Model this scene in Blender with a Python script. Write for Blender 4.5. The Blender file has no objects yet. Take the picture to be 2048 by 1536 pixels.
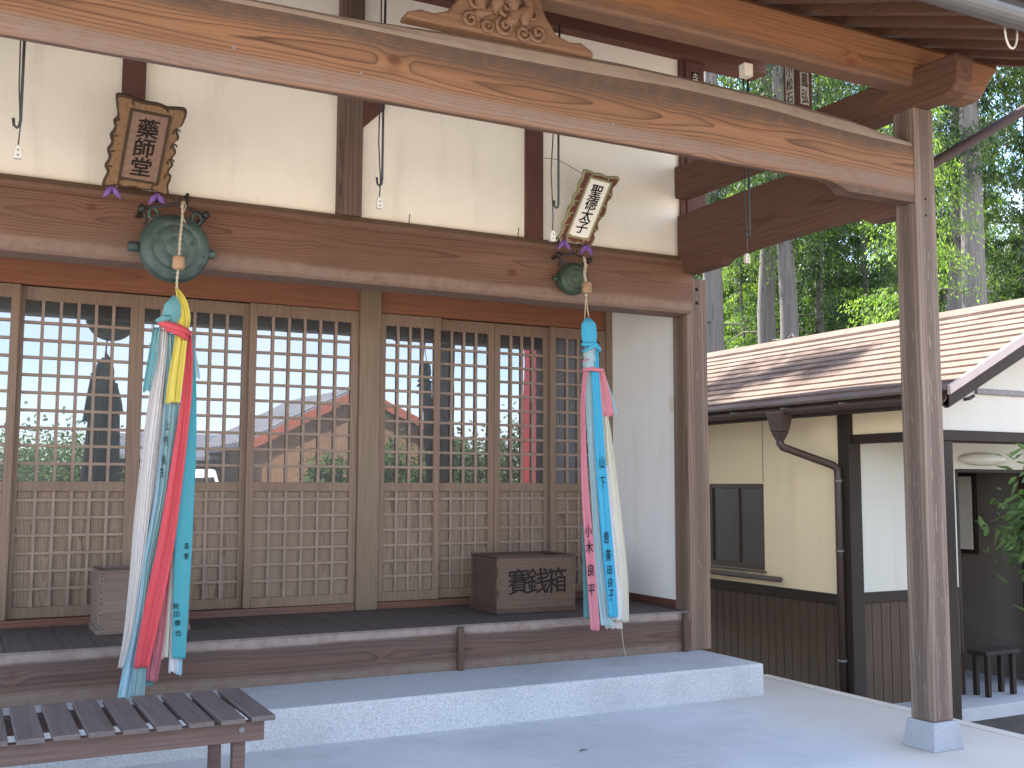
import bpy, bmesh, math, random
from mathutils import Vector, Matrix, noise
random.seed(7)
PI = math.pi
S = bpy.context.scene
COL = S.collection
R = math.radians

# ------------------------------------------------------------------ camera
ZC = 1.367                       # eye height
YAW, PITCH, ROLL, FPX = R(27.248), R(5.404), R(0.179), 2136.0
_f = Vector((math.sin(YAW)*math.cos(PITCH), math.cos(YAW)*math.cos(PITCH), math.sin(PITCH)))
_r = Vector((math.cos(YAW), -math.sin(YAW), 0)); _u = _r.cross(_f)
CR = _r*math.cos(ROLL)+_u*math.sin(ROLL); CU = -_r*math.sin(ROLL)+_u*math.cos(ROLL); CF = _f
cam = bpy.data.cameras.new("camera"); camo = bpy.data.objects.new("camera", cam); COL.objects.link(camo)
M = Matrix.Identity(4)
for i in range(3):
    M[i][0] = CR[i]; M[i][1] = CU[i]; M[i][2] = -CF[i]
M[2][3] = ZC
camo.matrix_world = M
cam.sensor_fit = 'HORIZONTAL'; cam.sensor_width = 36.0; cam.lens = 36.0*FPX/2048.0
cam.clip_start = 0.05; cam.clip_end = 2000
S.camera = camo
S.render.resolution_x = 1024; S.render.resolution_y = 768

def at(px, py, y):
    """measured direction of a photo pixel -> point on the plane Y = y (metres)"""
    d = CR*((px-1024)/FPX) + CU*(-(py-768)/FPX) + CF
    d = d*(y/d.y)
    return Vector((d.x, d.y, d.z+ZC))

# ------------------------------------------------------------------ sky and sun
SUN_EL, SUN_AZ = R(56), R(-13)      # azimuth measured from +Y towards +X
w = bpy.data.worlds.new("World"); S.world = w; w.use_nodes = True
nt = w.node_tree; nt.nodes.clear()
out = nt.nodes.new('ShaderNodeOutputWorld'); bg = nt.nodes.new('ShaderNodeBackground')
sky = nt.nodes.new('ShaderNodeTexSky'); sky.sky_type = 'NISHITA'; sky.sun_disc = False
sky.sun_elevation = SUN_EL; sky.sun_rotation = SUN_AZ; sky.air_density = 1.0; sky.dust_density = .4; sky.ozone_density = 3.0
tc = nt.nodes.new('ShaderNodeTexCoord'); mp = nt.nodes.new('ShaderNodeMapping'); mp.inputs['Scale'].default_value = (1, 1, 2.2)
nz = nt.nodes.new('ShaderNodeTexNoise'); nz.inputs['Scale'].default_value = 2.6; nz.inputs['Detail'].default_value = 7; nz.inputs['Roughness'].default_value = .58
cr = nt.nodes.new('ShaderNodeValToRGB'); cr.color_ramp.elements[0].position = .43; cr.color_ramp.elements[1].position = .74
mx = nt.nodes.new('ShaderNodeMixRGB'); mx.inputs[2].default_value = (6.0, 6.2, 6.8, 1)
nt.links.new(tc.outputs['Generated'], mp.inputs['Vector']); nt.links.new(mp.outputs[0], nz.inputs['Vector'])
nt.links.new(nz.outputs['Fac'], cr.inputs['Fac']); nt.links.new(cr.outputs['Color'], mx.inputs[0])
nt.links.new(sky.outputs[0], mx.inputs[1]); nt.links.new(mx.outputs[0], bg.inputs['Color'])
bg.inputs['Strength'].default_value = 0.13
nt.links.new(bg.outputs[0], out.inputs['Surface'])
sl = bpy.data.lights.new("sun", 'SUN'); sl.energy = 4.6; sl.angle = R(0.5); sl.color = (1, .95, .86)
so = bpy.data.objects.new("sun", sl); COL.objects.link(so)
sd = Vector((math.sin(SUN_AZ)*math.cos(SUN_EL), math.cos(SUN_AZ)*math.cos(SUN_EL), math.sin(SUN_EL)))
so.rotation_euler = sd.to_track_quat('Z', 'Y').to_euler(); so.location = sd*60
S.view_settings.view_transform = 'Standard'; S.view_settings.look = 'None'
S.view_settings.exposure = 2.76; S.view_settings.gamma = 1.0
S.cycles.max_bounces = 8; S.cycles.diffuse_bounces = 5; S.cycles.glossy_bounces = 4; S.cycles.transparent_max_bounces = 8
S.cycles.use_denoising = True

# ------------------------------------------------------------------ material helpers
class NT:
    def __init__(s, name):
        s.m = bpy.data.materials.new(name); s.m.use_nodes = True; s.t = s.m.node_tree
        s.b = s.t.nodes['Principled BSDF']; s.out = s.t.nodes['Material Output']
    def n(s, typ, **kw):
        x = s.t.nodes.new(typ)
        for k, v in kw.items(): setattr(x, k, v)
        return x
    def l(s, a, b): s.t.links.new(a, b)
    def math(s, op, a, b=None, c=None):
        x = s.n('ShaderNodeMath', operation=op)
        for i, v in enumerate((a, b, c)):
            if v is None: continue
            if isinstance(v, (int, float)): x.inputs[i].default_value = v
            else: s.l(v, x.inputs[i])
        return x.outputs[0]
    def vmath(s, op, a, b=None):
        x = s.n('ShaderNodeVectorMath', operation=op)
        for i, v in enumerate((a, b)):
            if v is None: continue
            if isinstance(v, (tuple, list)): x.inputs[i].default_value = v
            else: s.l(v, x.inputs[i])
        return x
    def mix(s, f, a, b, blend='MIX'):
        x = s.n('ShaderNodeMixRGB', blend_type=blend)
        for i, v in enumerate((f, a, b)):
            if isinstance(v, (int, float)): x.inputs[i].default_value = v
            elif isinstance(v, tuple): x.inputs[i].default_value = (*v[:3], 1)
            else: s.l(v, x.inputs[i])
        return x.outputs[0]
    def noise(s, vec, scale, detail=3, rough=.55):
        x = s.n('ShaderNodeTexNoise'); x.inputs['Scale'].default_value = scale
        x.inputs['Detail'].default_value = detail; x.inputs['Roughness'].default_value = rough
        s.l(vec, x.inputs['Vector']); return x.outputs['Fac']
    def ramp(s, f, p0, p1):
        x = s.n('ShaderNodeMapRange'); x.interpolation_type = 'SMOOTHSTEP'
        x.inputs['From Min'].default_value = p0; x.inputs['From Max'].default_value = p1
        s.l(f, x.inputs['Value']); return x.outputs[0]
    def coords(s, rnd=True):
        t = s.n('ShaderNodeTexCoord').outputs['Object']
        if not rnd: return t
        oi = s.n('ShaderNodeObjectInfo')
        k = s.math('MULTIPLY', oi.outputs['Random'], 37.0)
        c = s.n('ShaderNodeCombineXYZ'); s.l(k, c.inputs[0]); s.l(s.math('MULTIPLY', k, 1.7), c.inputs[1]); s.l(s.math('MULTIPLY', k, .6), c.inputs[2])
        return s.vmath('ADD', t, c.outputs[0]).outputs[0]
    def bump(s, h, strength, dist=.01):
        x = s.n('ShaderNodeBump'); x.inputs['Strength'].default_value = strength; x.inputs['Distance'].default_value = dist
        s.l(h, x.inputs['Height']); s.l(x.outputs[0], s.b.inputs['Normal'])

def wood(name, light, dark, axis='x', ring=.016, grey=(.32, .27, .25), weather=.35, bands=(), rough=.72, knots=True, grain=.75, wob=.035, spec=.3, tone=.62, blotch=.35, fibre=.4, pith=None, uptop=None, core=None):
    """sawn timber: growth rings about a pith that runs along `axis`, fibres, knots, weathering; bands = worn strips and painted shade in world z"""
    N = NT(name); raw = N.coords(False); P = N.coords()
    ax = 'xyz'.index(axis)
    st = [1, 1, 1]; st[ax] = .16; perp = [1, 1, 1]; perp[ax] = 0
    Q = N.vmath('MULTIPLY', P, tuple(st)).outputs[0]
    n1 = N.noise(Q, 3.2, 2); n2 = N.noise(Q, 9, 2)
    raw2 = N.vmath('MULTIPLY', raw, tuple(perp)).outputs[0]
    oi = N.n('ShaderNodeObjectInfo').outputs['Random']
    off = [0.0, 0.0, 0.0]
    Cn = N.n('ShaderNodeCombineXYZ')
    for i in range(3):
        if i == ax: continue
        N.l(N.math('MULTIPLY_ADD', oi, .25*(1 if i != 2 else -1), -.02), Cn.inputs[i])
    rel = N.vmath('ADD', raw2, Cn.outputs[0]).outputs[0]
    # local centre: fold the coordinates so the pith repeats every 0.42 m
    sx = N.n('ShaderNodeSeparateXYZ'); N.l(rel, sx.inputs[0])
    cb = N.n('ShaderNodeCombineXYZ')
    for i in range(3):
        if i == ax: continue
        N.l(N.math('PINGPONG', sx.outputs[i], (.21 if i == 2 else .10)), cb.inputs[i])
    if pith is not None:                                         # pith at a given place of the beam (object coordinates)
        cq = N.vmath('SUBTRACT', raw2, pith); ln = N.vmath('LENGTH', cq.outputs[0]).outputs['Value']
    else: ln = N.vmath('LENGTH', cb.outputs[0]).outputs['Value']
    r = N.math('ADD', ln, N.math('MULTIPLY', N.math('SUBTRACT', n1, .5), wob*3.0))
    r = N.math('ADD', r, N.math('MULTIPLY', N.math('SUBTRACT', n2, .5), wob*.5))
    kn = None
    if knots:
        kv = [3.0, 3.0, 3.0]; kv[ax] = 2.2
        V = N.n('ShaderNodeTexVoronoi'); V.inputs['Scale'].default_value = 1.0
        N.l(N.vmath('MULTIPLY', P, tuple(kv)).outputs[0], V.inputs['Vector'])
        kn = N.math('SUBTRACT', 1.0, N.ramp(V.outputs['Distance'], .045, .11))
        halo = N.math('SUBTRACT', 1.0, N.ramp(V.outputs['Distance'], .08, .3))
        r = N.math('ADD', r, N.math('MULTIPLY', N.math('POWER', halo, 2.0), .010))
    fr_ = N.math('FRACT', N.math('MULTIPLY', r, 1.0/ring))
    rg = N.math('MULTIPLY', N.math('POWER', fr_, 3.6), N.math('SUBTRACT', 1.0, N.ramp(fr_, .90, 1.0)))
    rg = N.math('MULTIPLY', rg, N.math('MULTIPLY_ADD', N.noise(Q, 14, 2), 1.3, .35))
    fs = [130, 130, 130]; fs[ax] = 3
    fib = N.noise(N.vmath('MULTIPLY', P, tuple(fs)).outputs[0], 1.0, 2)
    col = N.mix(N.math('MINIMUM', N.math('MULTIPLY', rg, grain*1.15), .95), light, tuple(x*.75 for x in dark))
    big = N.noise(Q, 5.0, 4)
    col = N.mix(N.math('MULTIPLY', N.ramp(big, .35, .68), blotch), col, N.mix(.62, col, dark))
    col = N.mix(N.math('MULTIPLY', N.ramp(fib, .35, .75), fibre), col, N.mix(1.0, col, (.55, .5, .48), 'MULTIPLY'))
    if kn is not None: col = N.mix(N.math('MULTIPLY', kn, .8), col, (dark[0]*1.1, dark[1]*.7, dark[2]*.6))
    wz = N.noise(Q, 1.9, 5, .6)
    col = N.mix(N.math('MULTIPLY', N.ramp(wz, .5, .78), weather), col, grey)
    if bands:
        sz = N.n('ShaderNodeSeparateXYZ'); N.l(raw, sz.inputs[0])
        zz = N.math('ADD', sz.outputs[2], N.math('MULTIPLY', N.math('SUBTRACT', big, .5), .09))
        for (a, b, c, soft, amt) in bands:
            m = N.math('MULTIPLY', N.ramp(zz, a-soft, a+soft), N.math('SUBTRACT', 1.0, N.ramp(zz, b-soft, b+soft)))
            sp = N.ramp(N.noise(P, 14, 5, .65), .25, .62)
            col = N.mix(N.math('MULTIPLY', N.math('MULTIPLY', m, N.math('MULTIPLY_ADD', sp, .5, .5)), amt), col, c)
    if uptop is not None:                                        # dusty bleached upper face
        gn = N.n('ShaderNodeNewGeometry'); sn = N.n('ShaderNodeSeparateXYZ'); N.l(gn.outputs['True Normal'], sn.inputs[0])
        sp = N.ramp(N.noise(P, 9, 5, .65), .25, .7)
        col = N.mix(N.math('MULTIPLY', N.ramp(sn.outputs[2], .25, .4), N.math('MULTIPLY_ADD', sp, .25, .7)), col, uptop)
    if core is not None:                                         # damp-stained middle, bleached arrises
        so2 = N.n('ShaderNodeSeparateXYZ'); N.l(raw, so2.inputs[0])
        ma = N.math('MINIMUM', N.math('ABSOLUTE', N.math('SUBTRACT', so2.outputs[0], core[0])), N.math('ABSOLUTE', N.math('SUBTRACT', so2.outputs[1], core[1])))
        ma = N.math('ADD', ma, N.math('MULTIPLY', N.math('SUBTRACT', N.noise(Q, 9, 5, .65), .5), .06))
        mk = N.math('SUBTRACT', 1.0, N.ramp(ma, .012, .058))
        fl = N.ramp(N.noise(N.vmath('MULTIPLY', P, (60, 60, 9)).outputs[0], 1, 3), .56, .66)
        mk = N.math('MULTIPLY', mk, N.math('SUBTRACT', 1.0, N.math('MULTIPLY', fl, .75)))
        col = N.mix(N.math('MULTIPLY', mk, .85), col, core[2])
    col = N.mix(1.0, col, (tone, tone*.975, tone*.91), 'MULTIPLY')
    N.l(col, N.b.inputs['Base Color'])
    N.b.inputs['Roughness'].default_value = rough
    N.b.inputs['Specular IOR Level'].default_value = spec
    N.bump(N.math('ADD', N.math('MULTIPLY', rg, .5), fib), .35, .003)
    return N.m

def plain(name, col, rough=.6, metal=0, var=.15, scale=6, spec=.4, bump=0, bscale=60):
    N = NT(name); P = N.coords()
    f = N.noise(P, scale, 5, .6)
    dk = tuple(c*(1-var*2) for c in col); lt = tuple(min(1, c*(1+var)) for c in col)
    N.l(N.mix(f, dk, lt), N.b.inputs['Base Color'])
    N.b.inputs['Roughness'].default_value = rough; N.b.inputs['Metallic'].default_value = metal
    N.b.inputs['Specular IOR Level'].default_value = spec
    if bump: N.bump(N.noise(P, bscale, 4), bump, .004)
    return N.m

def plaster(name, col, stain=(.42, .36, .28), amt=.25, bump=.15):
    N = NT(name); P = N.coords(False)
    f = N.noise(P, 1.1, 5, .6); g = N.noise(P, 35, 3)
    c = N.mix(N.math('MULTIPLY', N.ramp(f, .45, .8), amt), col, stain)
    sp = N.n('ShaderNodeTexVoronoi'); sp.inputs['Scale'].default_value = 9; N.l(P, sp.inputs['Vector'])
    c = N.mix(N.math('MULTIPLY', N.math('SUBTRACT', 1.0, N.ramp(sp.outputs['Distance'], .02, .06)), .5), c, stain)
    c = N.mix(N.math('MULTIPLY', g, .08), c, (.5, .45, .4))
    st = N.noise(N.vmath('MULTIPLY', P, (5, 5, .8)).outputs[0], 1.0, 5, .6)          # rain-run streaks and rubbed patches
    c = N.mix(N.math('MULTIPLY', N.ramp(st, .52, .75), .22), c, stain)
    cv = N.n('ShaderNodeTexVoronoi'); cv.feature = 'DISTANCE_TO_EDGE'; cv.inputs['Scale'].default_value = .9
    N.l(P, cv.inputs['Vector'])
    hc = N.math('MULTIPLY', N.math('SUBTRACT', 1.0, N.ramp(cv.outputs['Distance'], .0, .004)), N.ramp(N.noise(P, 1.7, 3), .52, .62))
    c = N.mix(N.math('MULTIPLY', hc, .06), c, (.3, .25, .2))
    N.l(c, N.b.inputs['Base Color']); N.b.inputs['Roughness'].default_value = .9; N.b.inputs['Specular IOR Level'].default_value = .15
    N.bump(N.noise(P, 160, 4), bump, .003)
    return N.m

def granite(name, col, scale=170, var=.5):
    N = NT(name); P = N.coords(False)
    a = N.noise(P, scale, 3, .7); b = N.noise(P, scale*.45, 2); c = N.noise(P, 2.0, 4)
    k = N.mix(N.ramp(a, .36, .62), tuple(x*(1-var) for x in col), tuple(min(1, x*1.25) for x in col))
    k = N.mix(N.math('MULTIPLY', N.ramp(b, .55, .7), .4), k, tuple(x*.45 for x in col))
    k = N.mix(N.math('MULTIPLY', N.ramp(c, .45, .7), .4), k, tuple(x*.6 for x in col))
    N.l(k, N.b.inputs['Base Color']); N.b.inputs['Roughness'].default_value = .8
    N.bump(a, .4, .004)
    return N.m

def concrete(name, col, brown=(.36, .31, .25), edge=None):
    N = NT(name); P = N.coords(False)
    a = N.noise(P, .8, 6, .6); b = N.noise(P, 60, 4, .7)
    st = N.noise(N.vmath('MULTIPLY', P, (2.0, 40, 1)).outputs[0], 1.0, 3)
    k = N.mix(N.ramp(a, .3, .75), tuple(x*.82 for x in col), tuple(x*1.12 for x in col))
    k = N.mix(N.math('MULTIPLY', N.ramp(st, .45, .8), .18), k, tuple(min(1, x*1.4) for x in col))
    k = N.mix(N.math('MULTIPLY', b, .22), k, tuple(x*.55 for x in col))
    k = N.mix(N.math('MULTIPLY', N.ramp(N.noise(P, 2.3, 6, .68), .5, .72), .38), k, tuple(x*.62 for x in col))
    gv = N.n('ShaderNodeTexVoronoi'); gv.inputs['Scale'].default_value = 7; N.l(P, gv.inputs['Vector'])
    k = N.mix(N.math('MULTIPLY', N.math('SUBTRACT', 1.0, N.ramp(gv.outputs['Distance'], .015, .06)), .5), k, tuple(x*.4 for x in col))
    if edge is not None:
        sx = N.n('ShaderNodeSeparateXYZ'); N.l(P, sx.inputs[0])
        e = N.ramp(N.math('ADD', sx.outputs[0], N.math('MULTIPLY', N.math('SUBTRACT', N.noise(P, 1.6, 5, .65), .5), 1.6)), edge, edge+.9)
        k = N.mix(N.math('MULTIPLY', e, .75), k, brown)
        N.l(k, N.b.inputs['Base Color'])
    N.l(k, N.b.inputs['Base Color']); N.b.inputs['Roughness'].default_value = .85; N.b.inputs['Specular IOR Level'].default_value = .25
    N.bump(N.math('ADD', b, st), .25, .003)
    return N.m

def leafmat(name, c1, c2, trans=.45, scale=1.2):
    N = NT(name); P = N.coords()
    f = N.ramp(N.noise(P, scale, 4, .7), .3, .7)
    g = N.noise(P, 25, 2)
    c = N.mix(f, c1, c2); c = N.mix(N.math('MULTIPLY', g, .5), c, tuple(x*.5 for x in c1))
    N.l(c, N.b.inputs['Base Color']); N.b.inputs['Roughness'].default_value = .55; N.b.inputs['Specular IOR Level'].default_value = .3
    tr = N.n('ShaderNodeBsdfTranslucent'); N.l(N.mix(1.0, c, (1.6, 1.9, .7), 'MULTIPLY'), tr.inputs['Color'])
    ms = N.n('ShaderNodeMixShader'); ms.inputs[0].default_value = trans
    N.l(N.b.outputs[0], ms.inputs[1]); N.l(tr.outputs[0], ms.inputs[2]); N.l(ms.outputs[0], N.out.inputs['Surface'])
    return N.m

def cloth(name, col, fade=.25, text=False):
    N = NT(name); P = N.coords()
    f = N.noise(N.vmath('MULTIPLY', P, (14, 14, 1.2)).outputs[0], 1, 3)
    c = N.mix(N.math('MULTIPLY', f, fade*1.6), col, tuple(min(1, x*.55+.25) for x in col))
    w1 = N.noise(P, 900, 1)
    c = N.mix(N.math('MULTIPLY', w1, .15), c, tuple(x*.6 for x in col))
    N.l(c, N.b.inputs['Base Color']); N.b.inputs['Roughness'].default_value = .9; N.b.inputs['Specular IOR Level'].default_value = .1
    tr = N.n('ShaderNodeBsdfTranslucent'); N.l(c, tr.inputs['Color'])
    ms = N.n('ShaderNodeMixShader'); ms.inputs[0].default_value = .2
    N.l(N.b.outputs[0], ms.inputs[1]); N.l(tr.outputs[0], ms.inputs[2]); N.l(ms.outputs[0], N.out.inputs['Surface'])
    return N.m

def glassmat(name, base, refl, wav=.012):
    N = NT(name); P = N.coords()
    N.b.inputs['Base Color'].default_value = (*base, 1); N.b.inputs['Roughness'].default_value = .3
    gl = N.n('ShaderNodeBsdfGlossy'); gl.inputs['Roughness'].default_value = .004; gl.inputs['Color'].default_value = (.86, .89, 1, 1)
    bp = N.n('ShaderNodeBump'); bp.inputs['Strength'].default_value = wav; bp.inputs['Distance'].default_value = .05
    N.l(N.noise(P, 2.5, 1), bp.inputs['Height']); N.l(bp.outputs[0], gl.inputs['Normal'])
    ms = N.n('ShaderNodeMixShader'); ms.inputs[0].default_value = refl
    N.l(N.b.outputs[0], ms.inputs[1]); N.l(gl.outputs[0], ms.inputs[2]); N.l(ms.outputs[0], N.out.inputs['Surface'])
    return N.m

GREYW = (.40, .33, .31)
MT = {}
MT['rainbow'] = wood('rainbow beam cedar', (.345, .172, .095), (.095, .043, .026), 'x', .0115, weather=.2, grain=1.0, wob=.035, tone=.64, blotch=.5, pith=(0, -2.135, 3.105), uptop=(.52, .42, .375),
                    bands=[(2.96, 3.03, (.25, .185, .165), .02, .8), (2.6, 2.95, (.10, .07, .058), .012, .85), (3.17, 3.3, (.105, .074, .065), .05, .95)])  # lowest dark band paints shade onto the soffit
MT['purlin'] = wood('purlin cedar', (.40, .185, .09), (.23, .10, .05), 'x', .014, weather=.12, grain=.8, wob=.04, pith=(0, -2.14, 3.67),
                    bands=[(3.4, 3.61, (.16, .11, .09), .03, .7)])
MT['headbeam'] = wood('head beam cedar', (.29, .145, .092), (.13, .06, .04), 'x', .0125, weather=.2, grain=.9, wob=.035, blotch=.6, pith=(0, -.02, 2.83),
                      bands=[(2.5, 2.685, (.34, .24, .20), .02, .7), (2.955, 3.1, (.36, .23, .17), .015, .6)])
MT['tie'] = wood('tie beam cedar', (.20, .10, .065), (.09, .042, .03), 'y', .024, weather=.18, grain=.6, wob=.06)
MT['postwood'] = wood('weathered post', (.30, .20, .155), (.12, .078, .065), 'z', .022, weather=.5, grey=(.38, .32, .29), grain=.9, knots=False, blotch=.8)
MT['cornerpost'] = wood('weathered corner post', (.30, .20, .155), (.12, .078, .065), 'z', .022, weather=.5, grey=(.38, .32, .29), grain=.9, knots=False, blotch=.5, tone=.68, core=(2.747, .09, (.16, .108, .083)))
MT['frontpost'] = wood('weathered front post', (.31, .23, .19), (.10, .072, .062), 'z', .022, weather=.6, grey=(.38, .33, .31), grain=.9, knots=False, tone=.72, blotch=.5, core=(2.63, -2.135, (.125, .088, .074)))
MT['doorpost'] = wood('door post wood', (.33, .235, .165), (.20, .13, .09), 'z', .02, weather=.35, grain=.5, knots=False)
MT['redwood'] = wood('red stained timber', (.18, .075, .058), (.12, .05, .04), 'z', .02, weather=.12, grain=.4, knots=False)
MT['redwood_x'] = wood('red stained rail', (.20, .08, .055), (.12, .05, .038), 'x', .02, weather=.12, grain=.4, knots=False)
MT['lintel'] = wood('lintel board', (.36, .145, .08), (.24, .09, .05), 'x', .025, weather=.12, grain=.5)
MT['sill'] = wood('door sill wood', (.27, .12, .085), (.16, .07, .05), 'x', .02, weather=.2, knots=False)
MT['doorframe'] = wood('door frame wood', (.35, .235, .172), (.22, .145, .115), 'z', .018, weather=.35, grain=.45, knots=False)
MT['lattice'] = plain('lattice wood', (.262, .182, .138), .75, var=.22, scale=9)
MT['panel'] = wood('door panel board', (.385, .275, .205), (.20, .135, .095), 'z', .013, weather=.5, grey=(.40, .335, .305), grain=.8, wob=.07, knots=False, fibre=.12)
MT['floor'] = wood('veranda boards', (.165, .135, .125), (.11, .088, .082), 'y', .02, weather=.4, grey=(.23, .21, .21), grain=.5, knots=False)
MT['edgebeam'] = wood('veranda edge beam', (.18, .104, .083), (.09, .052, .044), 'x', .014, weather=.3, grain=.8, wob=.035, pith=(0, .06, .33),
                      bands=[(.425, .6, (.42, .34, .32), .012, .8), (.1, .265, (.30, .235, .20), .02, .6), (.385, .42, (.11, .075, .068), .02, .6)])
MT['rafter'] = wood('rafter wood', (.20, .095, .06), (.10, .05, .035), 'y', .03, weather=.1, grain=.4, knots=False)
MT['deck'] = wood('roof boarding', (.15, .075, .05), (.09, .045, .03), 'x', .03, weather=.1, grain=.4, knots=False)
MT['boxwood'] = wood('offering box wood', (.19, .122, .09), (.12, .075, .055), 'x', .02, weather=.25, grey=(.24, .19, .16), grain=.6, wob=.03)
MT['boxdark'] = wood('offering box side', (.13, .078, .06), (.07, .042, .034), 'y', .03, weather=.1, grain=.6, knots=False)
MT['boxgrey'] = wood('weathered offering box', (.28, .20, .17), (.18, .12, .10), 'x', .025, weather=.4, grain=.4, wob=.03)
MT['bench'] = wood('weathered bench slat', (.21, .165, .16), (.125, .095, .092), 'y', .02, weather=.5, grey=(.27, .24, .24), grain=.5, knots=False)
MT['benchframe'] = wood('bench frame wood', (.20, .125, .11), (.11, .066, .058), 'x', .02, weather=.35, grain=.5, knots=False)
MT['carving'] = wood('carved bracket wood', (.36, .20, .125), (.16, .08, .05), 'x', .02, weather=.35, grey=(.3, .25, .23), grain=.5, tone=.5)
MT['signwood'] = wood('plaque frame wood', (.35, .205, .105), (.24, .13, .065), 'z', .03, weather=.15, grain=.5, knots=False)
MT['signpanel'] = wood('plaque panel wood', (.36, .225, .165), (.26, .15, .11), 'z', .03, weather=.15, grain=.4, knots=False)
MT['carvedark'] = plain('carved groove dark', (.055, .032, .018), .8)
MT['plaster'] = plaster('cream plaster', (.84, .775, .655), amt=.18)
MT['sideplaster'] = plaster('side wall plaster', (.70, .67, .65), amt=.12)
MT['stucco'] = plaster('cream stucco', (.80, .64, .42), (.5, .38, .24), amt=.15, bump=.7)  # same paint as the gable, warm bounce light mixed into the colour
MT['gable'] = plaster('skylit cream stucco', (.54, .52, .46), amt=.1, bump=.5)  # same cream paint as the side wall, coloured for cooler skylight
MT['glass'] = glassmat('door glass', (.015, .013, .012), .185)
MT['pane'] = glassmat('window glass', (.035, .03, .022), .05)
MT['granite'] = granite('granite step', (.415, .42, .43), 200, .38)
MT['granitetop'] = MT['granite']
MT['granitebase'] = granite('granite post base', (.30, .31, .335), 300, .3)
MT['slab'] = concrete('concrete apron', (.50, .505, .515), (.43, .375, .305), 3.9)
MT['kerb'] = concrete('pale kerb', (.55, .50, .43))
MT['soil'] = plain('dark soil', (.075, .058, .045), .95, var=.4, scale=5, bump=.8, bscale=30)
MT['gravel'] = plain('pale gravel ground', (.62, .54, .45), .95, var=.25, scale=3, bump=.6, bscale=40)
MT['porchfloor'] = concrete('porch concrete', (.42, .43, .44))
MT['darkwood'] = wood('dark brown timber', (.055, .036, .028), (.03, .02, .016), 'z', .03, weather=.1, grain=.4, knots=False, grey=(.09, .07, .06))
MT['wainscot'] = wood('brown wainscot', (.135, .085, .058), (.085, .052, .036), 'z', .02, weather=.15, grain=.5, knots=False, grey=(.17, .13, .11))
MT['brownpvc'] = plain('brown plastic pipe', (.06, .034, .027), .5, var=.08, spec=.5)
MT['greymetal'] = plain('grey painted metal', (.15, .14, .14), .45, var=.1)
MT['iron'] = plain('black iron', (.022, .018, .018), .55, var=.3, spec=.5)
MT['white'] = plain('old white plastic', (.40, .355, .28), .5, var=.1)
MT['switch'] = plain('beige plastic', (.62, .57, .47), .5, var=.05)
MT['black'] = plain('ink black', (.014, .012, .012), .85, var=.1, spec=.15)
MT['blackfaded'] = plain('faded ink', (.028, .022, .02), .9, var=.3, scale=40, spec=.1)
MT['bead'] = plain('wooden bead', (.36, .21, .12), .6, var=.25, scale=20)
MT['rope'] = plain('hemp rope', (.47, .38, .27), .9, var=.25, scale=80, bump=.5, bscale=200)
MT['purple'] = plain('purple cloth', (.20, .10, .34), .8, var=.2, scale=20)
MT['redlacquer'] = plain('dark red lacquer', (.13, .035, .025), .5, var=.2)
MT['greengold'] = plain('tarnished gold trim', (.30, .28, .14), .55, var=.3, scale=30)
MT['signwhite'] = plain('white painted panel', (.80, .76, .66), .6, var=.04)
MT['wire'] = plain('rusty wire', (.09, .06, .05), .6)
MT['sticker'] = plain('paper sticker', (.58, .53, .45), .85, var=.15, scale=30)

def patina(nm='green bronze patina', k0=1.0):
    N = NT(nm); P = N.coords(False)
    a = N.noise(P, 7, 5, .6); b = N.noise(P, 40, 3); c = N.noise(P, 16, 3)
    k = N.mix(N.ramp(a, .3, .7), (.05, .085, .07), (.13, .20, .165))
    k = N.mix(N.math('MULTIPLY', N.ramp(b, .5, .7), .35), k, (.20, .27, .23))
    k = N.mix(N.math('MULTIPLY', N.ramp(c, .63, .68), .8), k, (.02, .03, .027))
    k = N.mix(1.0, k, (k0, k0*.95, k0*(.98 if k0 > .5 else .75)), 'MULTIPLY') if k0 != 1 else k
    N.l(k, N.b.inputs['Base Color']); N.b.inputs['Roughness'].default_value = .6; N.b.inputs['Metallic'].default_value = .25
    N.bump(b, .3, .004); return N.m
MT['patina'] = patina(k0=.52); MT['patina_dark'] = patina('dark bronze patina', .42)

def slate():
    N = NT('brown slate roof'); P = N.coords(False)
    a = N.noise(P, 3, 5, .65); b = N.noise(P, 60, 3); v = N.n('ShaderNodeTexVoronoi'); v.inputs['Scale'].default_value = 1.0
    N.l(N.vmath('MULTIPLY', P, (6, 2.2, 6)).outputs[0], v.inputs['Vector'])
    k = N.mix(N.ramp(a, .3, .75), (.14, .10, .083), (.20, .152, .128))
    sv = N.n('ShaderNodeSeparateXYZ'); N.l(v.outputs['Color'], sv.inputs[0])
    k = N.mix(N.math('MULTIPLY', sv.outputs[0], .3), k, (.13, .09, .08))
    k = N.mix(N.math('MULTIPLY', N.ramp(N.noise(P, 1.3, 4, .6), .5, .7), .5), k, (.11, .088, .078))
    k = N.mix(N.math('MULTIPLY', b, .4), k, (.05, .035, .032))
    N.l(k, N.b.inputs['Base Color']); N.b.inputs['Roughness'].default_value = .95; N.b.inputs['Specular IOR Level'].default_value = .05; N.bump(b, .3, .004); return N.m
MT['slate'] = slate()
MT['greytile'] = plain('grey roof tile', (.20, .20, .21), .6, var=.3, scale=6)
MT['plankwall'] = wood('sunlit plank wall', (.42, .24, .13), (.24, .12, .06), 'z', .05, weather=.3, grain=.6)
MT['redboard'] = plain('red painted board', (.33, .085, .045), .6)
MT['cedar'] = leafmat('cedar foliage', (.012, .028, .013), (.075, .108, .03), .45, 1.5)
MT['cedarsunlit'] = leafmat('sunlit cedar foliage', (.045, .085, .022), (.19, .25, .07), .55, 1.5)  # brighter copy of the cedar leaf, sunlight put into its colour
MT['bush'] = leafmat('glossy shrub leaf', (.07, .12, .045), (.18, .26, .11), .35, 3)
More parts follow.
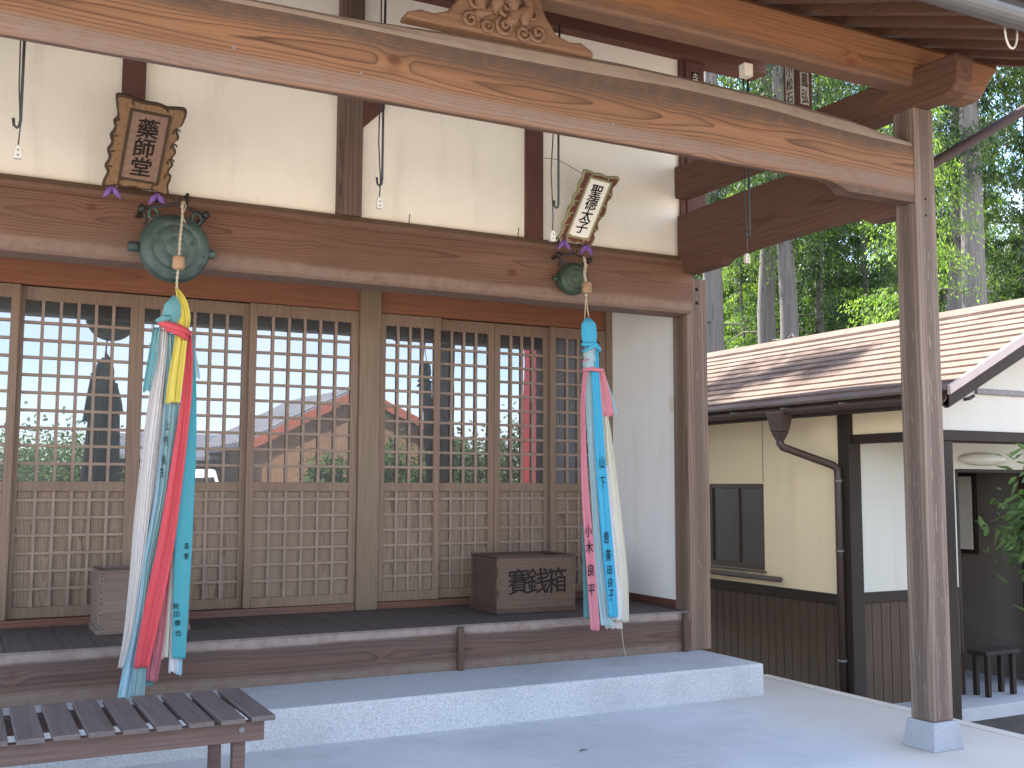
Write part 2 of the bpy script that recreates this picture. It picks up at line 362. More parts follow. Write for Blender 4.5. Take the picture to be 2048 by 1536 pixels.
MT['hedge'] = leafmat('garden leaf', (.05, .10, .025), (.12, .19, .05), .35, 2)
MT['bark'] = wood('cedar bark', (.25, .225, .215), (.10, .088, .084), 'z', .05, weather=.3, grain=.6, knots=False, rough=.95, wob=.1)
MT['carpaint'] = plain('white car paint', (.78, .78, .78), .25, var=.02, spec=.5)
MT['tyre'] = plain('black rubber', (.02, .02, .02), .8)

# ------------------------------------------------------------------ mesh helpers
class MB:
    def __init__(s): s.v = []; s.f = []
    def add(s, vs, fs):
        o = len(s.v); s.v += [tuple(v) for v in vs]; s.f += [tuple(i+o for i in f) for f in fs]
    def box(s, x0, x1, y0, y1, z0, z1):
        s.add([(x0,y0,z0),(x1,y0,z0),(x1,y1,z0),(x0,y1,z0),(x0,y0,z1),(x1,y0,z1),(x1,y1,z1),(x0,y1,z1)],
              [(3,2,1,0),(4,5,6,7),(0,1,5,4),(1,2,6,5),(2,3,7,6),(3,0,4,7)]); return s
    def frust(s, b, t, z0, z1):
        (a0,a1,c0,c1), (d0,d1,e0,e1) = b, t
        s.add([(a0,c0,z0),(a1,c0,z0),(a1,c1,z0),(a0,c1,z0),(d0,e0,z1),(d1,e0,z1),(d1,e1,z1),(d0,e1,z1)],
              [(3,2,1,0),(4,5,6,7),(0,1,5,4),(1,2,6,5),(2,3,7,6),(3,0,4,7)]); return s
    def prism(s, prof, rows):
        """rows: list of functions/point lists with equal counts -> lofted closed solid"""
        n = len(prof); o = len(s.v)
        for mapf in rows: s.v += [tuple(mapf(*p)) for p in prof]
        for k in range(len(rows)-1):
            for i in range(n):
                j = (i+1) % n
                s.f.append((o+k*n+i, o+k*n+j, o+(k+1)*n+j, o+(k+1)*n+i))
        s.f.append(tuple(o+i for i in range(n))[::-1]); s.f.append(tuple(o+(len(rows)-1)*n+i for i in range(n)))
        return s
    def prism_x(s, prof, x0, x1): return s.prism(prof, [lambda y, z, x=x: (x, y, z) for x in (x0, x1)])
    def prism_y(s, prof, y0, y1): return s.prism(prof, [lambda x, z, y=y: (x, y, z) for y in (y0, y1)])
    def tube(s, path, r, n=8, flat=1.0):
        path = [Vector(p) for p in path]; o = len(s.v); L = len(path)
        rr = r if isinstance(r, (list, tuple)) else [r]*L
        up0 = Vector((0, 0, 1)); d0 = (path[1]-path[0]).normalized()
        u = d0.cross(up0 if abs(d0.z) < .9 else Vector((1, 0, 0))).normalized()
        for k in range(L):
            d = (path[min(k+1, L-1)]-path[max(k-1, 0)]).normalized()
            u = (u-d*u.dot(d)).normalized(); v = d.cross(u)
            for i in range(n):
                a = 2*PI*i/n
                s.v.append(tuple(path[k]+u*math.cos(a)*rr[k]+v*math.sin(a)*rr[k]*flat))
        for k in range(L-1):
            for i in range(n):
                j = (i+1) % n; s.f.append((o+k*n+i, o+k*n+j, o+(k+1)*n+j, o+(k+1)*n+i))
        s.f.append(tuple(o+i for i in range(n))[::-1]); s.f.append(tuple(o+(L-1)*n+i for i in range(n)))
        return s
    def lathe(s, prof, c, axis='z', n=32):
        """prof: (radius, height)"""
        o = len(s.v); c = Vector(c)
        for (r, h) in prof:
            for i in range(n):
                a = 2*PI*i/n; p = (r*math.cos(a), r*math.sin(a), h)
                if axis == 'y': p = (p[0], h, p[1])
                elif axis == 'x': p = (h, p[0], p[1])
                s.v.append(tuple(c+Vector(p)))
        for k in range(len(prof)-1):
            for i in range(n):
                j = (i+1) % n; s.f.append((o+k*n+i, o+k*n+j, o+(k+1)*n+j, o+(k+1)*n+i))
        s.f.append(tuple(o+i for i in range(n))); s.f.append(tuple(o+(len(prof)-1)*n+i for i in range(n)))
        return s
    def build(s, name, mat, parent=None, bevel=0, smooth=False, seg=2, solid=0):
        me = bpy.data.meshes.new(name); off = Vector((0, 0, 0))
        q = parent
        while q is not None: off += q.location; q = q.parent
        me.from_pydata([tuple(Vector(v)-off) for v in s.v], [], s.f); me.update()
        bm = bmesh.new(); bm.from_mesh(me)
        if not solid: bmesh.ops.recalc_face_normals(bm, faces=bm.faces)
        bm.to_mesh(me); bm.free()
        if smooth:
            for p in me.polygons: p.use_smooth = True
        o = bpy.data.objects.new(name, me); COL.objects.link(o)
        if isinstance(mat, str): mat = MT[mat]
        me.materials.append(mat)
        if parent is not None: o.parent = parent
        if solid:
            m = o.modifiers.new('thickness', 'SOLIDIFY'); m.thickness = solid
        if bevel:
            m = o.modifiers.new('edge', 'BEVEL'); m.width = bevel; m.segments = seg; m.limit_method = 'ANGLE'; m.angle_limit = R(35)
        return o

def tag(o, label=None, cat=None, group=None, kind=None):
    for k, v in (('label', label), ('category', cat), ('group', group), ('kind', kind)):
        if v: o[k] = v
    return o
def thing(name, loc, label, cat, group=None):
    o = bpy.data.objects.new(name, None); COL.objects.link(o); o.location = loc; o.empty_display_size = .1
    return tag(o, label, cat, group)
def box(name, mat, parent, x0, x1, y0, y1, z0, z1, bevel=.004):
    return MB().box(x0, x1, y0, y1, z0, z1).build(name, mat, parent, bevel)
def copy_tree(o, parent=None):
    c = o.copy(); COL.objects.link(c)
    if parent is not None: c.parent = parent
    for ch in list(o.children): copy_tree(ch, c)
    return c

_glyph = {}
def glyph(ch, off=.0):
    if (ch, off) in _glyph: return _glyph[(ch, off)]
    cu = bpy.data.curves.new('glyph', 'FONT'); cu.body = ch; cu.size = 1; cu.offset = off; cu.resolution_u = 3
    cu.align_x = 'CENTER'; cu.extrude = 0
    ob = bpy.data.objects.new('glyph', cu); COL.objects.link(ob)
    bpy.context.view_layer.update()
    me = bpy.data.meshes.new_from_object(ob.evaluated_get(bpy.context.evaluated_depsgraph_get()))
    vs = [v.co.copy() for v in me.vertices]; fs = [tuple(p.vertices) for p in me.polygons]
    bpy.data.objects.remove(ob); bpy.data.curves.remove(cu); bpy.data.meshes.remove(me)
    if vs:
        cx = (min(v.x for v in vs)+max(v.x for v in vs))/2; cy = (min(v.y for v in vs)+max(v.y for v in vs))/2
        vs = [(v.x-cx, v.y-cy) for v in vs]
    _glyph[(ch, off)] = (vs, fs); return vs, fs
def letters(name, mat, parent, items, bold=.0, rough=.0):
    """items: (char, centre, U, V) where U and V are the width and height vectors of one em"""
    mb = MB()
    for (ch, c, U, V) in items:
        vs, fs = glyph(ch, 0.0)
        U, V = Vector(U), Vector(V); nn = U.cross(V).normalized(); sh = random.uniform(-.03, .03)
        for q, (da, db) in enumerate(((0, 0), (bold, bold*.5), (-bold, -bold*.5), (bold*.4, -bold)) if bold else ((0, 0),)):
            pts = []
            for (a, b) in vs:
                a2, b2 = a, b
                if rough:
                    a2 += rough*noise.noise((a*3, b*3, 1.3)); b2 += rough*noise.noise((a*3, b*3, 5.3))+a*.07
                pts.append(Vector(c)+U*(a2+da+sh*b)+V*(b2+db)+nn*.0004*q)
            mb.add(pts, fs)
    o = mb.build(name, mat, parent, solid=.0002)
    return o

# ================================================================== setting
def struct(name, mb, mat, **k):
    o = mb.build(name, mat, None, **k); o['kind'] = 'structure'; return o
struct('ground', MB().box(-400, 400, -400, 400, -.9, -.45), 'soil')
struct('forecourt', MB().box(-60, 5.1, -60, 2.2, -.6, -.03).box(5.1, 40, -60, -1.2, -.6, -.034), 'gravel')
struct('pavement', MB().box(-8, 5.20, 2.2, 6.2, -.44, 0), 'slab', bevel=.008)
struct('kerb_strip', MB().box(5.203, 5.29, 2.2, 6.2, -.44, .004), 'kerb', bevel=.006)

step = MB().box(-6, 4.76, 5.611, 6.9, -.02, .204).build('stone_step', 'granite', None, bevel=.012)
tag(step, 'long pale grey granite step under the veranda edge beam', 'step')

# ================================================================== temple hall
Y0, YD, ZF = 6.262, 7.40, .479
hall = thing('temple_hall', (2.0, 6.26, 0), 'timber temple hall with cream plaster panels, lattice doors and a porch on square posts', 'building')
# porch posts on stone bases
for (x0, pm_) in ((4.555, 'frontpost'), (-.83, 'postwood')):
    p = box('porch_post', pm_, hall, x0, x0+.15, 4.05, 4.20, .143, 3.442, .008)
    MB().frust((x0-.035, x0+.19, 4.018, 4.238), (x0-.012, x0+.165, 4.036, 4.214), 0.0, .143).build('stone_base', 'granitebase', p, .005)
    for z in (2.93, 2.84):
        MB().lathe([(.008, 0), (.008, .004)], (x0+.07, 4.0495, z), 'y', 10).build('peg_hole', 'black', p)
# rainbow beam between porch posts
X0, X1 = -.68, 4.555
def curve(tab, x):
    for (a, za), (b, zb) in zip(tab[:-1], tab[1:]):
        if x <= b: t = (x-a)/(b-a); t = t*t*(3-2*t)*.5+t*.5; return za+(zb-za)*t
    return tab[-1][1]
TOPB = [(-.68, 3.255), (-.2, 3.285), (.5, 3.295), (1.25, 3.31), (2.05, 3.35), (2.7, 3.37), (3.5, 3.366), (4.15, 3.335), (4.555, 3.272)]
TOPF = [(-.68, 3.215), (.5, 3.238), (1.25, 3.243), (2.3, 3.253), (3.0, 3.276), (3.45, 3.265), (4.1, 3.233), (4.555, 3.226)]
xs = sorted([X0, X0+.42, X0+.47, X0+.52, 3.93, 3.99, 4.03, 4.055, 4.07, X1]+[X0+.56+(3.90-X0-.56)*i/44 for i in range(45)]+[4.15, 4.25, 4.35, 4.45])
def krow(x):
    e = min(x-X0, X1-x); cut = min(1, max(0, (e-.485)/.14)); cut = math.sin(cut*PI/2)     # 1 = relieved underside, 0 = square end block
    zf, zt = curve(TOPF, x), curve(TOPB, x); zb = 2.908+(2.985-2.908)*cut
    wv = .007*noise.noise((x*1.3, 2.2, 0))
    return [(x, 4.166, zt), (x, 4.15, zt+.002), (x, 4.095, zf+(zt-zf)*.58+.004), (x, 4.071, zf+.018+wv), (x, 4.06, zf-.006+wv), (x, 4.058, (zf+zb)/2), (x, 4.06, zb+.003),
            (x, 4.062+.022*cut, zb-.003-.027*cut), (x, 4.15, zb-.003-.013*cut), (x, 4.166, zb+.006)]
allr = [krow(x) for x in xs]; mb = MB()
n = len(allr[0])
for r_ in allr: mb.v += r_
for k in range(len(allr)-1):
    for i in range(n):
        j = (i+1) % n; mb.f.append((k*n+i, k*n+j, (k+1)*n+j, (k+1)*n+i))
mb.f.append(tuple(range(n))); mb.f.append(tuple((len(allr)-1)*n+i for i in range(n)))
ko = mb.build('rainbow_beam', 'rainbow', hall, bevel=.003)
for (px, py) in ((468, 95), (1225, 248), (722, 146)):
    q = at(px, py, 4.058); MB().lathe([(.006, -.003), (.008, .002)], q, 'y', 10).build('nail_head', 'greymetal', ko)
# purlin above the porch posts, with sloping cut ends
PP = [(4.06, 3.577), (4.06, 3.79), (4.09, 3.825), (4.20, 3.825), (4.225, 3.79), (4.225, 3.60), (4.19, 3.565), (4.075, 3.565)]
mb = MB(); mb.prism(PP, [lambda y, z: (-1.55-(3.82-z)*.35+.12, y, z), lambda y, z: (5.10+(z-3.57)*.75, y, z)])
mb.build('porch_purlin', 'purlin', hall, .006)
# nose beams that run from porch posts back to the hall
for xc in (4.63, -.755):
    prof = [(3.77, 3.50), (3.80, 3.455), (3.86, 3.436), (4.05, 3.443), (6.28, 3.46), (6.28, 3.70), (4.30, 3.66), (3.775, 3.655), (3.755, 3.62)]
    MB().prism([(y, z) for y, z in prof], [lambda y, z: (xc-.06, y, z), lambda y, z: (xc+.06, y, z)]).build('tie_beam', 'tie', hall, .012, seg=3)
    pr2 = [(4.20, 2.86), (4.42, 2.875), (4.50, 2.93)] + [(4.5+1.15*i/10, 2.93+.012*math.sin(PI*i/10)) for i in range(1, 10)] + [(5.72, 2.925), (5.80, 2.885), (6.26, 2.885), (6.26, 3.33), (5.2, 3.335), (4.6, 3.29), (4.20, 3.19)]
    MB().prism(pr2, [lambda y, z: (xc-.055, y, z), lambda y, z: (xc+.055, y, z)]).build('tie_beam', 'tie', hall, .01)
    st_ = box('roof_strut', 'redwood', hall, xc-.065, xc+.065, 4.97, 5.09, 3.68, 4.26, .006)
    if xc > 0:
        def sticker(par, c, U, V, txt, dark):
            c, U, V = Vector(c), Vector(U), Vector(V); nrm = U.cross(V).normalized()
            mb = MB(); a = [c-U/2-V/2, c+U/2-V/2, c+U/2+V/2, c-U/2+V/2]; a = [p+nrm*.0015 for p in a]
            mb.add(a+[p-nrm*.0012 for p in a], [(0,1,2,3),(0,4,5,1),(1,5,6,2),(2,6,7,3),(3,7,4,0)])
            s_ = mb.build('paper_sticker', 'black' if dark else 'sticker', par)
            k = len(txt)
            letters('lettering', 'sticker' if dark else 'black', s_, [(ch, c+nrm*.003+V*(.5-(i+.5)/k), U*.85, V*(.95/k)) for i, ch in enumerate(txt)], .01)
        sticker(st_, (xc, 4.97, 4.035), (.07, 0, 0), (0, 0, .10), '心', True)
        sticker(st_, (xc, 4.97, 3.865), (.07, 0, 0), (0, 0, .21), '鳳弘', False)
        sticker(st_, (xc-.065, 5.03, 3.90), (0, -.075, 0), (0, 0, .27), '小松石', False)
# facade: head beam, plaster panels, struts, eaves beam
HB = [(6.215, 2.603), (6.19, 2.625), (6.182, 2.68), (6.18, 2.80), (6.182, 2.93), (6.20, 2.985), (6.25, 3.03), (6.40, 3.035), (6.40, 2.60)]
MB().prism_x(HB, -3.4, 4.652).build('head_beam', 'headbeam', hall, .006)
struts = [(-1.4, -1.27, 6.262), (.722, .85, 6.262), (2.0, 2.155, 6.235), (3.33, 3.463, 6.262), (4.622, 4.668, 6.27)]
for (a, b, y) in struts: box('wall_strut', 'redwood' if b-a < .15 and a < 4 else ('postwood' if b-a > .15 else 'redwood'), hall, a, b, y, 6.36, 3.03, 4.53, .005)
MB().prism_y([(2.155, 3.60), (2.155, 3.90), (2.30, 3.90), (2.30, 3.745)], 6.24, 6.30).build('bracket', 'redwood', hall, .004)
edges = [-3.2]+[v for s in struts for v in s[:2]]
for a, b in [(-3.2, -1.4), (-1.27, .722), (.85, 2.0), (2.155, 3.33), (3.463, 4.622)]:
    box('plaster_panel', 'plaster', hall, a-.01, b+.01, 6.292, 6.34, 3.02, 4.54, 0)
box('eaves_beam', 'redwood_x', hall, -3.4, 5.4, 6.20, 6.38, 4.53, 4.67, .006)
up = box('upper_corner_post', 'redwood', hall, 4.672, 4.845, 6.262, 6.42, 3.345, 4.527, .006)
sticker(up, (4.76, 6.262, 4.40), (.07, 0, 0), (0, 0, .10), '寺', True)
sticker(up, (4.76, 6.262, 4.285), (.07, 0, 0), (0, 0, .09), '山', False)
box('corner_post', 'cornerpost', hall, 4.655, 4.838, 6.262, 6.44, .204, 2.88, .008)
cp = bpy.context.scene.objects['corner_post']
for z in (2.80, 2.70): MB().box(4.735, 4.76, 6.2595, 6.264, z-.012, z+.012).build('peg_hole', 'black', cp)
# east and back walls of the hall body (out of the photo, close the volume)
box('plaster_panel', 'plaster', hall, 4.72, 4.80, 6.44, 11.0, .2, 4.6, 0)
# veranda recess
box('lintel_board', 'lintel', hall, -1.2, 4.64, 7.36, 7.40, 2.628, 3.2, .003)
box('veranda_ceiling', 'deck', hall, -3.2, 4.70, 6.42, 7.5, 3.06, 3.09, 0)
box('door_post', 'doorpost', hall, 2.533, 2.694, 7.318, 7.46, ZF, 3.05, .006)
box('door_post', 'doorpost', hall, 4.645, 4.699, 7.33, 7.46, ZF, 3.05, .004)
box('door_sill', 'sill', hall, -1.2, 2.53, 7.335, 7.50, ZF, .527, .003)
box('door_sill', 'sill', hall, 2.697, 4.645, 7.335, 7.50, ZF, .527, .003)
box('side_wall', 'sideplaster', hall, 4.70, 4.716, 6.44, 7.50, ZF, 3.06, 0)
box('baseboard', 'redwood', hall, 4.688, 4.70, 6.442, 7.33, ZF, .535, .002)
sw = box('wall_switch', 'switch', hall, 4.690, 4.699, 6.46, 6.54, 1.91, 2.03, .003)
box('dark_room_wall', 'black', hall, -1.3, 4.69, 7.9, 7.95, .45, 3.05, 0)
# veranda floor boards (grooves between boards) and its edge beam
mb = MB(); x = -3.4
while x < 4.70:
    ww = random.uniform(.145, .175); x2 = min(x+ww, 4.7); mb.box(x, x2-.003, 6.30, 7.52, ZF-.03, ZF-random.uniform(0, .0015)); x += ww
mb.build('veranda_floor', 'floor', hall, .002)
EB = [(6.30, ZF+.001), (6.285, ZF+.001), (6.268, ZF-.01), (6.262, ZF-.04), (6.262, .205), (6.36, .205), (6.36, ZF-.031), (6.30, ZF-.031)]
MB().prism_x(EB, -3.4, 4.652).build('floor_edge_beam', 'edgebeam', hall)
for (a, b) in ((2.835, 2.875), (4.575, 4.618)): box('batten', 'wainscot', hall, a, b, 6.225, 6.261, .205, .475, .006)
# sliding lattice doors
def door(x0, x1, y, cols, sw_l, sw_r):
    mb = MB(); z0, z1 = .53, 2.622; t = .034
    mb.box(x0, x0+sw_l, y, y+t, z0, z1).box(x1-sw_r, x1, y, y+t, z0, z1)
    for (a, b) in ((.53, .598), (1.318, 1.382), (2.535, 2.622)): mb.box(x0+sw_l, x1-sw_r, y+.001, y+t-.001, a, b)
    d = mb.build('sliding_door', 'doorframe', hall, .003)
    a, b = x0+sw_l, x1-sw_r; lat = MB(); bw = .0185
    for (za, zb, rows_) in ((1.382, 2.535, 10), (.598, 1.318, 6)):
        for i in range(1, cols):
            xx = a+(b-a)*i/cols; lat.box(xx-bw/2, xx+bw/2, y+.004, y+.02, za, zb)
        for i in range(1, rows_+(1 if za < 1 else 0)):
            if za < 1: zz = zb-.055-(i-1)*(zb-za-.055)/rows_
            else: zz = za+(zb-za)*(i-.0)/rows_-.03*(i/rows_)
            lat.box(a, b, y+.0055, y+.0185, zz-bw/2, zz+bw/2)
    lat.build('lattice', 'lattice', d)
    MB().box(a, b, y+.022, y+.026, 1.382, 2.535).build('glass_pane', 'glass', d)
    MB().box(a, b, y+.028, y+.033, .598, 1.318).build('lower_panel', 'panel', d)
    return d
F, B = 7.345, 7.392
door(-1.18, -.44, B, 6, .05, .05)
door(-.452, .290, F, 6, .05, .05)
door(.272, 1.012, B, 6, .05, .05)
door(1.000, 1.756, B+.001, 6, .05, .05)
door(1.742, 2.531, F, 6, .05, .055)
door(2.697, 3.178, F, 4, .045, .05)
door(3.150, 3.652, B, 4, .04, .05)
door(3.655, 4.150, B, 4, .05, .06)
door(4.128, 4.643, F, 4, .05, .05)
# roof: rafters, boarding, eaves gutter
SL = .40
def roofz(y): return 3.828+(y-4.06)*SL
x = -1.5
while x < 5.4:
    mb = MB(); mb.prism([(2.98, roofz(2.98)), (7.0, roofz(7.0)), (7.0, roofz(7.0)+.085), (2.98, roofz(2.98)+.085)], [lambda y, z: (x-.035, y, z), lambda y, z: (x+.035, y, z)])
    mb.build('rafter', 'rafter', hall, .004); x += .30
MB().prism([(2.93, roofz(2.93)+.087), (8.3, roofz(8.3)+.087), (8.3, roofz(8.3)+.2), (2.90, roofz(2.93)+.2)], [lambda y, z: (-3.6, y, z), lambda y, z: (5.42, y, z)]).build('porch_roof', 'deck', hall)
MB().prism([(8.3, roofz(8.3)+.087), (8.3, roofz(8.3)+.2), (13.0, 3.9), (13.0, 3.75)], [lambda y, z: (-3.6, y, z), lambda y, z: (5.42, y, z)]).build('rear_roof', 'greytile', hall)
box('eaves_board', 'darkwood', hall, -3.6, 5.42, 2.945, 2.975, roofz(2.95)-.03, roofz(2.95)+.18, .004)
mb = MB(); gy, gz = 2.88, 3.345
pf = [(gy+.055*math.cos(a), gz+.055*math.sin(a)) for a in [PI+PI*i/10 for i in range(11)]] + [(gy+.05*math.cos(a), gz+.05*math.sin(a)) for a in [2*PI-PI*i/10 for i in range(11)]]
mb.prism_x(pf, -3.6, 5.42); mb.build('gutter', plain('grey gutter', (.07, .066, .065), .5, var=.1), hall)
# cable loop by the gutter
pts = []
c = Vector((4.02, 3.02, 3.37))
for i in range(13):
    a = PI*i/12; pts.append((c.x-.045*math.cos(a)-.01*i/12, c.y, c.z-.09*math.sin(a)))
MB().tube(pts, .005, 6).build('cable_loop', 'sticker', hall, smooth=True)
# rain pipe of the porch
mb = MB(); mb.tube([(5.72, 4.12, 3.70), (5.64, 4.135, 3.65), (4.84, 4.20, 3.19), (4.765, 4.20, 3.14), (4.735, 4.20, 3.06), (4.735, 4.20, 0.01)], .03, 12)
dp = mb.build('rain_pipe', plain('dark brown pipe', (.05, .027, .022), .7, var=.15, spec=.25), hall, smooth=True)
for z in (.30, 1.16, 2.4): MB().lathe([(.031, 0), (.031, .018)], (4.735, 4.20, z), 'z', 14).build('pipe_clip', 'greymetal', dp)
box('junction_box', 'sticker', hall, 3.545, 3.60, 4.24, 4.29, 3.50, 3.57, .004)
# carved frog-leg bracket on the rainbow beam
kb = [(0, 0), (.10, .035), (.19, .03), (.24, .075), (.30, .17), (.33, .30), (.30, .335), (-.30, .335), (-.33, .30), (-.30, .17), (-.24, .075), (-.19, .03), (-.10, .035)]
out_l = [(-.47, 0), (-.46, .028), (-.40, .05), (-.34, .045), (-.27, .07), (-.21, .15), (-.17, .26), (-.15, .36), (.15, .36), (.17, .26), (.21, .15), (.27, .07), (.34, .05), (.40, .058), (.46, .03), (.47, 0), (.2, 0), (-.2, 0)]
KX, KZ = 2.06, 3.343
MB().prism([(KX+a, KZ+b) for a, b in out_l], [lambda x, z: (x, 4.085, z), lambda x, z: (x, 4.165, z)]).build('carved_bracket', 'carving', hall, .012, seg=3)
cbk = bpy.context.scene.objects['carved_bracket']
mb = MB()
def swirl(cx, cz, r0, turns, ph, thick, y=4.082, flip=1):
    pts = []; rr = []
    N_ = int(14*turns)
    for i in range(N_+1):
        t = i/N_; a = ph+flip*2*PI*turns*t; r = r0*(1-t*.85)
        pts.append((cx+r*math.cos(a), y-.018*t, cz+r*math.sin(a))); rr.append(thick*(1-.4*t))
    mb.tube(pts, rr, 6)
for (a, b, r, tn, ph, th, fl) in ((-.17, .045, .04, 1.5, 0, .012, 1), (-.09, .035, .034, 1.4, 1, .011, -1), (.0, .05, .045, 1.6, 2, .013, 1), (.09, .035, .035, 1.5, 0, .011, -1),
                                  (.165, .05, .042, 1.5, 3, .012, 1), (.13, .13, .045, 1.5, 4, .013, -1), (-.14, .13, .04, 1.4, 1, .012, 1), (0, .14, .04, 1.3, 5, .013, -1), (.07, .22, .04, 1.4, 2, .012, 1), (-.06, .22, .04, 1.4, 0, .012, -1)):
    swirl(KX+a, KZ+b, r, tn, ph, th, flip=fl)
for (x0_, z0_, x1_, z1_, r_) in ((-.11, .08, -.13, .30, .030), (-.05, .10, -.03, .33, .036), (.03, .12, .05, .34, .038), (.10, .07, .12, .24, .030), (-.08, .20, .06, .24, .034), (.0, .06, .11, .16, .03), (.06, .25, .14, .33, .028), (-.15, .06, -.06, .12, .024)):
    pts_ = [(KX+x0_+(x1_-x0_)*t/5+.012*math.sin(t*1.9+x0_*30), 4.078, KZ+z0_+(z1_-z0_)*t/5) for t in range(6)]
    mb.tube(pts_, [r_*.5, r_*.95, r_, r_*.8, r_*.95, r_*.5], 10)
mb.build('relief_carving', 'carving', cbk, smooth=True)
# iron hooks on the head beam
def jhook(par, x, y, z, s=1.0):
    MB().tube([(x+.004*s, 6.20, z+.05*s), (x+.004*s, y+.0, z+.052*s), (x+.003*s, y-.012, z+.04*s), (x, y-.012, z), (x-.006*s, y-.02, z-.022*s), (x-.016*s, y-.035, z-.03*s), (x-.022*s, y-.045, z-.012*s)], .009*s, 8).build('iron_hook', 'iron', par, smooth=True)
jhook(hall, .68, 6.13, 2.985); jhook(hall, .92, 6.13, 2.965); jhook(hall, 1.075, 6.13, 2.955)
jhook(hall, 3.50, 6.13, 2.985, .8); jhook(hall, 3.70, 6.13, 2.965, .8)
for x in (2.46, 3.24): MB().tube([(x, 6.215, 3.0), (x, 6.20, 3.075)], .003, 6).build('nail', 'iron', hall)

# ================================================================== plaques
OUT_A = [(-0.491, -0.01), (-0.319, 0.023), (-0.175, 0.017), (-0.059, 0.041), (0.074, 0.024), (0.214, 0.033), (0.361, 0.017), (0.491, 0.01), (0.46, 0.119), (0.478, 0.205), (0.426, 0.281), (0.472, 0.363), (0.432, 0.419), (0.476, 0.512), (0.416, 0.592), (0.478, 0.67), (0.428, 0.768), (0.489, 0.819), (0.509, 0.99), (0.33, 0.994), (0.225, 0.981), (0.093, 0.998), (-0.063, 0.993), (-0.206, 0.994), (-0.317, 1.013), (-0.509, 1.01), (-0.503, 0.915), (-0.454, 0.786), (-0.497, 0.72), (-0.467, 0.648), (-0.513, 0.56), (-0.475, 0.483), (-0.515, 0.401), (-0.473, 0.309), (-0.511, 0.216), (-0.462, 0.156), (-0.487, 0.075)]
OUT_B = [(-0.482, 0.014), (-0.254, 0.017), (-0.034, -0.01), (0.086, 0.014), (0.301, -0.006), (0.482, -0.014), (0.537, 0.115), (0.463, 0.189), (0.527, 0.26), (0.454, 0.335), (0.488, 0.411), (0.547, 0.489), (0.512, 0.589), (0.482, 0.66), (0.541, 0.738), (0.468, 0.856), (0.532, 0.927), (0.518, 1.014), (0.226, 0.984), (0.015, 0.997), (-0.178, 0.983), (-0.32, 0.994), (-0.518, 0.986), (-0.492, 0.878), (-0.526, 0.802), (-0.486, 0.695), (-0.533, 0.618), (-0.494, 0.511), (-0.54, 0.435), (-0.501, 0.306), (-0.526, 0.216), (-0.474, 0.11)]
